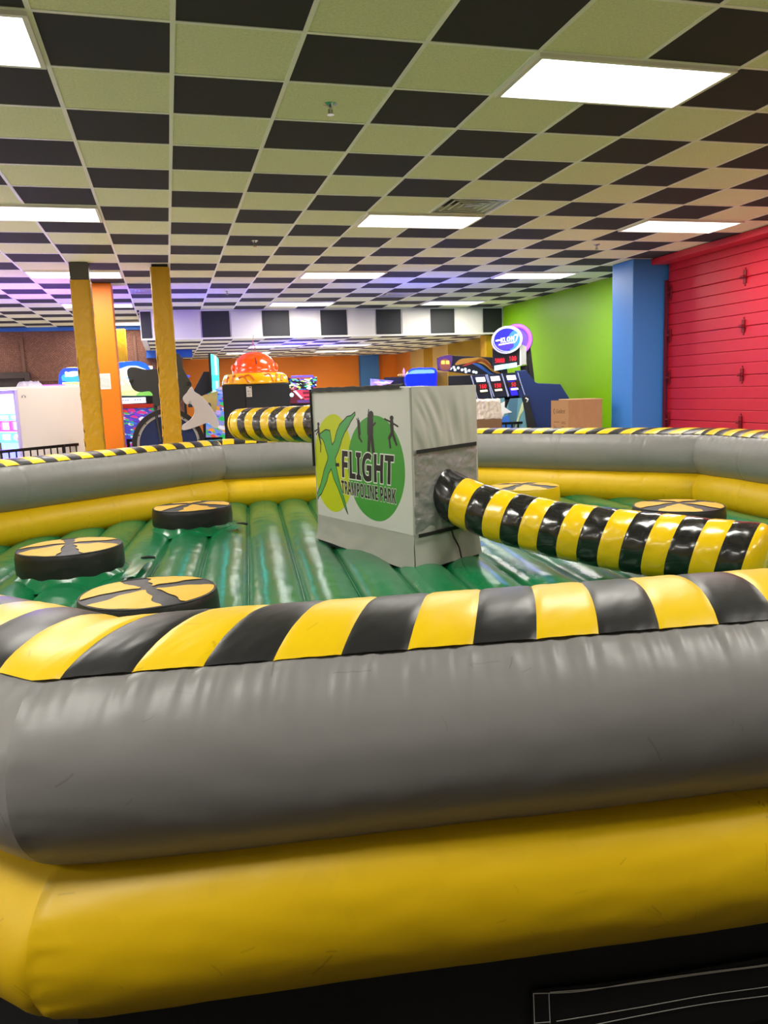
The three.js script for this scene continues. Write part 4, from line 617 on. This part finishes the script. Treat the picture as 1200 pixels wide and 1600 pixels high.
// alley game with oval sign beside the green wall
{
  const g = place('oval_sign_game', 'tall alley game with a lit blue oval sign and red score digits', 'arcade machine', 790, 600, 13.6, undefined); const P = (u, v, z) => g.loc(u, v, z || 0);
  const cut = (n, pts, d, z, m, b = .004) => mesh(n, extr(pts.map(p => P(...p)), d, b, z), m, g);
  // navy side cabinet, mast
  cut('navy_side', [[806, 580], [821, 579], [836, 598], [840, 599.5], [875, 601], [889, 623], [889, 720], [830, 720], [827, 700], [814, 630]], .75, -.78, M.navy, .01);
  cut('mast', [[822, 541], [829, 540], [835, 590], [836, 600], [826, 592]], .2, -.4, M.black); cut('mast', [[784, 574], [792, 574], [793, 590], [785, 590]], .1, -.2, M.black); cut('mast', [[814, 572], [826, 570], [829, 592], [815, 592]], .3, -.5, R('#23222c', .5));
  // halo disc behind and oval sign
  const hc = P(807.5, 530); const hr = P(829, 530)[0] - hc[0];
  mesh('halo_rim', new THREE.TorusGeometry(hr, .035, 12, 48).translate(hc[0], hc[1], -.12), glowMat('#c060ff', .55), g); mesh('halo_disc', new THREE.CylinderGeometry(hr, hr, .05, 48).rotateX(Math.PI / 2).translate(hc[0], hc[1], -.16), glowMat('#6a48d8', .45), g); mesh('halo_back', new THREE.CylinderGeometry(hr + .045, hr + .045, .06, 48).rotateX(Math.PI / 2).translate(hc[0], hc[1], -.22), M.black, g);
  const oc = P(792, 531.5); const a = (P(815, 531)[0] - P(767.5, 531)[0]) / 2, b = (P(790, 511)[1] - P(790, 552.5)[1]) / 2;
  const ov = (k, z, d) => { const s = new THREE.Shape(); s.absellipse(0, 0, a * k, b * (k > .98 ? 1 : k - .02), 0, 2 * Math.PI); return new THREE.ExtrudeGeometry(s, { depth: d, bevelEnabled: true, bevelSize: .008, bevelThickness: .008, bevelSegments: 2, curveSegments: 32 }).rotateZ(.2).translate(oc[0], oc[1], z); };
  mesh('sign_rim', ov(1, 0, .1), R('#e4e4ea', .3), g);
  const st = canvas(512, 448, (x, w, h) => { x.fillStyle = '#1c1a8a'; x.fillRect(0, 0, w, h); x.fillStyle = '#2f6cf0'; x.beginPath(); x.ellipse(400, 240, 130, 190, .3, 0, 7); x.fill(); x.fillStyle = '#3a2ac0'; x.beginPath(); x.ellipse(210, 330, 170, 80, 0, 0, 7); x.fill(); x.strokeStyle = '#cfe0ff'; x.lineWidth = 7; x.beginPath(); x.ellipse(256, 224, 238, 205, 0, 0, 7); x.stroke(); x.fillStyle = '#ffffff'; x.save(); x.translate(256, 235); x.rotate(-.13); x.transform(1, 0, -.15, 1, 0, 0); x.font = 'bold 118px sans-serif'; x.textAlign = 'center'; x.fillText('KLON', 10, 25, 260); x.fillRect(-205, -40, 110, 26); x.fillRect(-150, 42, 300, 22); x.font = 'bold 170px sans-serif'; x.fillText('7', 175, 42, 80); x.restore(); });
  const face = ov(.88, .1, .012); { const xs = face.attributes.position, uv = face.attributes.uv; for (let k = 0; k < xs.count; k++) uv.setXY(k, (xs.getX(k) - oc[0] + a * .93) / (a * 1.86), (xs.getY(k) - oc[1] + b * .95) / (b * 1.9)); }
  mesh('oval_sign', face, printed(st, .3, 1.0), g);
  // score box
  cut('score_box', [[770, 545], [813, 538], [813, 571], [770, 576]], .16, -.18, M.black, .006);
  cut('silver_side', [[814, 538], [822, 542], [822, 569], [814, 570]], .2, -.2, R('#b8bab2', .4), .004);
  printPanel('score_display', [P(773, 559), P(789, 557), P(789, 566.5), P(773, 569)], .01, -.01, printed(led('50000', 256, 110), .4, 1.1), g, 0); printPanel('score_display', [P(793, 556), P(809, 553.5), P(809, 563.5), P(793, 566)], .01, -.01, printed(led('100', 220, 110), .4, 1.0), g, 0);
  cut('white_edge', [[812, 538], [814, 537], [814.5, 571], [803, 574], [803, 572.5], [812, 570]], .02, -.015, R('#e8e8ec', .3), 0);
  const lp = canvas(512, 96, x => { x.fillStyle = '#a8e4f4'; x.fillRect(0, 0, 512, 96); x.strokeStyle = '#4a8aa0'; x.lineWidth = 6; x.strokeRect(230, 20, 30, 50); x.strokeRect(290, 16, 30, 50); });
  printPanel('light_bar', [P(773, 572), P(807, 567), P(807, 573), P(773, 579)], .05, .0, printed(lp, .3, .7), g, .006);
  // three lane heads
  const lane = (o, digits, last) => {
    const q = (u, v) => P(u + o[0], v + o[1]);
    mesh('lane_head', extr([q(782, 584), q(806, 582), q(817, 617), q(792, 620)], .3, .006, -.34), R('#131c38', .45), g);
    mesh('lane_edge', tube([[...q(781, 584), 0], [...q(786, 601), 0], [...q(791, 620), 0]], .012, 6), R('#a8b4e0', .3), g);
    mesh('lane_edge', tube([[...q(806, 582), 0], [...q(811, 599), 0], [...q(817, 617), 0]], .01, 6), R('#a8b4e0', .3), g);
    printPanel('name_light', [q(788, 587), q(802, 586), q(804, 593), q(790, 594)], .012, 0, printed(canvas(128, 64, x => { x.fillStyle = '#f4f6ff'; x.fillRect(0, 0, 128, 64); x.fillStyle = '#aab4d8'; for (let k = 0; k < 4; k++) x.fillRect(14 + k * 28, 20, 14, 26); }), .4, .9), g, 0);
    printPanel('score_display', [q(789, 597), q(808, 595), q(810, 604), q(792, 606)], .012, 0, printed(led(digits), .4, .9), g, 0);
    if (last) mesh('blue_light', extr([q(790, 596), q(802, 595), q(806, 617), q(796, 618)], .004, 0, 0), glowMat('#2018ff', .7), g);
    mesh('button_light', extr([q(795, 607), q(806, 606), q(807, 608.5), q(796, 609.5)], .015, .002, 0), glowMat('#fff0c0', .9), g);
  };
  lane([-45, 3], '160', false); lane([-22, 1.5], '150', false); lane([3, 0], '50', true);
  // lane doors with star art
  const art = canvas(512, 512, (x, w, h) => { x.fillStyle = '#5f8f9c'; x.fillRect(0, 0, w, h); x.fillStyle = '#456e84'; x.beginPath(); x.moveTo(150, 0); x.lineTo(330, 0); x.lineTo(260, 512); x.lineTo(120, 512); x.fill(); x.fillStyle = '#88a870'; x.globalAlpha = .5; x.beginPath(); x.moveTo(0, 120); x.lineTo(170, 320); x.lineTo(110, 512); x.lineTo(0, 512); x.fill(); x.globalAlpha = 1; });
  const dm = printed(art, .35, .12);
  printPanel('lane_door', [P(797, 623), P(815, 622), P(825, 668), P(820, 690), P(783, 690), P(786, 652)], .05, .0, dm, g); printPanel('lane_door', [P(770, 624), P(788, 622), P(790, 652), P(784, 690), P(764, 690)], .05, -.01, dm, g); printPanel('lane_door', [P(745, 625), P(761, 623), P(764, 640), P(758, 690), P(745, 690)], .05, -.02, dm, g);
  const dr = (p, n) => mesh(n, extr(p.map(q => P(...q)), .012, .002, .05), n === 'pale_blade' ? R('#cfd6a4', .5) : R('#eef0f2', .45, { emissive: '#ffffff', emissiveIntensity: .0 }), g);
  dr([[769, 621], [781, 631], [789, 627], [788, 636], [800, 644], [788, 646], [784, 654], [779, 672], [780, 650], [776, 640]], 'white_star'); dr([[803, 672], [815, 631], [817, 628], [818, 640], [812, 650], [806, 670], [803, 690], [799, 690]], 'pale_blade');
  cut('blue_foot', [[785, 652], [794, 648], [800, 672], [800, 690], [780, 690]], .01, .05, R('#3a7ae0', .4), 0);
  cut('dark_post', [[817, 620], [824, 618], [838, 668], [840, 700], [828, 700]], .12, -.05, M.black); mesh('handle', tube([[...P(821, 622), .08], [...P(824.5, 624), .1], [...P(823, 628), .08]], .012, 8), R('#e8e8e8', .3), g);
  mesh('cabinet', extr([P(745, 626), P(812, 624), P(826, 690), P(826, 715), P(745, 715)], .6, 0, -.68), M.black, g);
  mesh('neck', extr([P(760, 588), P(806, 584), P(812, 626), P(748, 628)], .25, 0, -.66), R('#10141e', .5), g);
  rectLight(g, .5, .4, '#6a80ff', 5, [oc[0], oc[1], .16], [oc[0], oc[1], 3]);
}
// wrapped bundle, cardboard box
{
  const g = place('wrapped_bundle', 'pale bundle wrapped in crinkled clear plastic on a brown base', 'bundle', 762, 648, 12.0, undefined); const P = (u, v, z) => g.loc(u, v, z || 0);
  const x0 = P(738, 650)[0], x1 = P(782, 650)[0], yt = P(760, 624)[1], ym = P(760, 655)[1], w = x1 - x0, cx = (x0 + x1) / 2;
  mesh('brown_base', rbox(w + .04, ym, .6, .015, cx, ym / 2, -.3), R('#7a5c40', .8), g);
  const plm = new THREE.MeshPhysicalMaterial({ color: '#d9d2c6', roughness: .18, bumpMap: crinkle, bumpScale: .012, clearcoat: .6 });
  mesh('plastic_wrap', surf(40, 24, (s, t) => { const x = x0 + s * w * .95; const y = ym + (yt - ym) * Math.min(1, t * 1.7); const z = -.02 - .04 * t - Math.max(0, t - .55) * .9; return [x + .06 * (1 - t) * (s - .2), y + .015 * noise(s * 7, t * 7), z + .02 * noise(s * 9, t * 9, 3)]; }), plm, g);
  mesh('contents', rbox(w * .92, yt - ym - .03, .45, .02, cx - .01, (yt + ym) / 2 - .02, -.3), R('#cfc4b2', .7), g);
}
{
  const D = 11.6; const c = at(888, 640, D); const g = place('cardboard_box', 'brown cardboard box with dark printing near the green wall', 'box', 888, 640, D, -.26); const P = (u, v, z) => g.loc(u, v, z || 0);
  const top = P(888, 625.5)[1]; const wl = P(888, 640)[0] - P(864, 640)[0]; const wr = .5;
  const cb = dataTex(128, (i, j, n) => { const a = 12 * pnoise(i / n, j / n, 8, 3); return [clampB(176 + a), clampB(132 + a), clampB(92 + a)]; }, true);
  const pt = canvas(256, 512, (x, w, h) => { x.fillStyle = '#b5895f'; x.fillRect(0, 0, w, h); x.fillStyle = '#5b4632'; x.font = 'italic bold 64px serif'; x.fillText('Golex', 66, 150, 140); x.lineWidth = 8; x.strokeStyle = '#5b4632'; x.beginPath(); x.arc(72, 128, 34, 2, 4.3); x.stroke(); x.font = 'bold 17px sans-serif'; for (const [a, b, l] of [[36, 250, 90], [150, 252, 60], [150, 270, 70], [36, 290, 16], [40, 310, 40], [152, 304, 40], [152, 340, 36], [152, 370, 40]]) { x.fillRect(a, b, l, 6); } });
  mesh('box_body', rbox(wr, top, .62, .008, wr / 2, top / 2, -.31), new THREE.MeshStandardMaterial({ map: cb, roughness: .85 }), g);
  // printed end face, set at the left edge and turned away
  const f = new THREE.Group(); f.name = 'end_face'; g.add(f);
  f.rotation.y = -.9; mesh('printed_face', uvFlat(box(.32, top, .012, -.16, top / 2, -.006), -.32, 0, top - .64, top), printed(pt, .85), f);
  mesh('top_flap', rbox(wr + .01, .012, .62, .004, wr / 2, top + .004, -.31), R('#c39a6c', .85), g);
  const fl = shapeOf([[0, 0], [wr, 0], [wr, -.6], [-.32 * Math.cos(.9), -.32 * Math.sin(.9)]]); mesh('box_filler', new THREE.ExtrudeGeometry(fl, { depth: top - .004, bevelEnabled: false }).rotateX(-Math.PI / 2).translate(0, 0, 0).scale(.985, 1, -.985).translate(.004, 0, -.012), new THREE.MeshStandardMaterial({ map: cb, roughness: .85, side: THREE.DoubleSide }), g);
}
// black railings
function railing(label, pts, y) {
  const g = thing('metal_railing', label, 'railing'); const Q = pts.map(([u, v]) => atY(u, v, y)); const low = .14;
  const o = Q[0].clone(); g.position.set(o.x, 0, o.z); Q.forEach(q => { q.x -= o.x; q.z -= o.z; });
  for (let k = 0; k + 1 < Q.length; k++) {
    const a = Q[k], b = Q[k + 1]; const len = Math.hypot(b.x - a.x, b.z - a.z), ang = Math.atan2(-(b.z - a.z), b.x - a.x);
    const railG = (yy, h) => box(len, h, .04).rotateY(ang).translate((a.x + b.x) / 2, yy, (a.z + b.z) / 2);
    mesh('top_rail', railG(y - .02, .04), M.blackMetal, g); mesh('bottom_rail', railG(low, .03), M.blackMetal, g);
    const n = Math.round(len / .115); for (let i = 0; i <= n; i++) { const t = i / n; mesh(i % 14 === 0 ? 'post' : 'picket', i % 14 === 0 ? box(.045, y, .045, a.x + (b.x - a.x) * t, y / 2, a.z + (b.z - a.z) * t) : box(.018, y - low - .03, .018, a.x + (b.x - a.x) * t, (y + low) / 2, a.z + (b.z - a.z) * t), M.blackMetal, g); }
  }
}
railing('black metal railing in front of the white prize machine', [[-60, 709.5], [128, 691.5]], 1.05);
railing('black metal railing in front of the blue wheel game', [[200, 686], [345, 683]], 1.05);
railing('black metal railing between the alley game and the cardboard box', [[742, 662], [866, 656]], 1.05);
renderer.render(scene, camera);
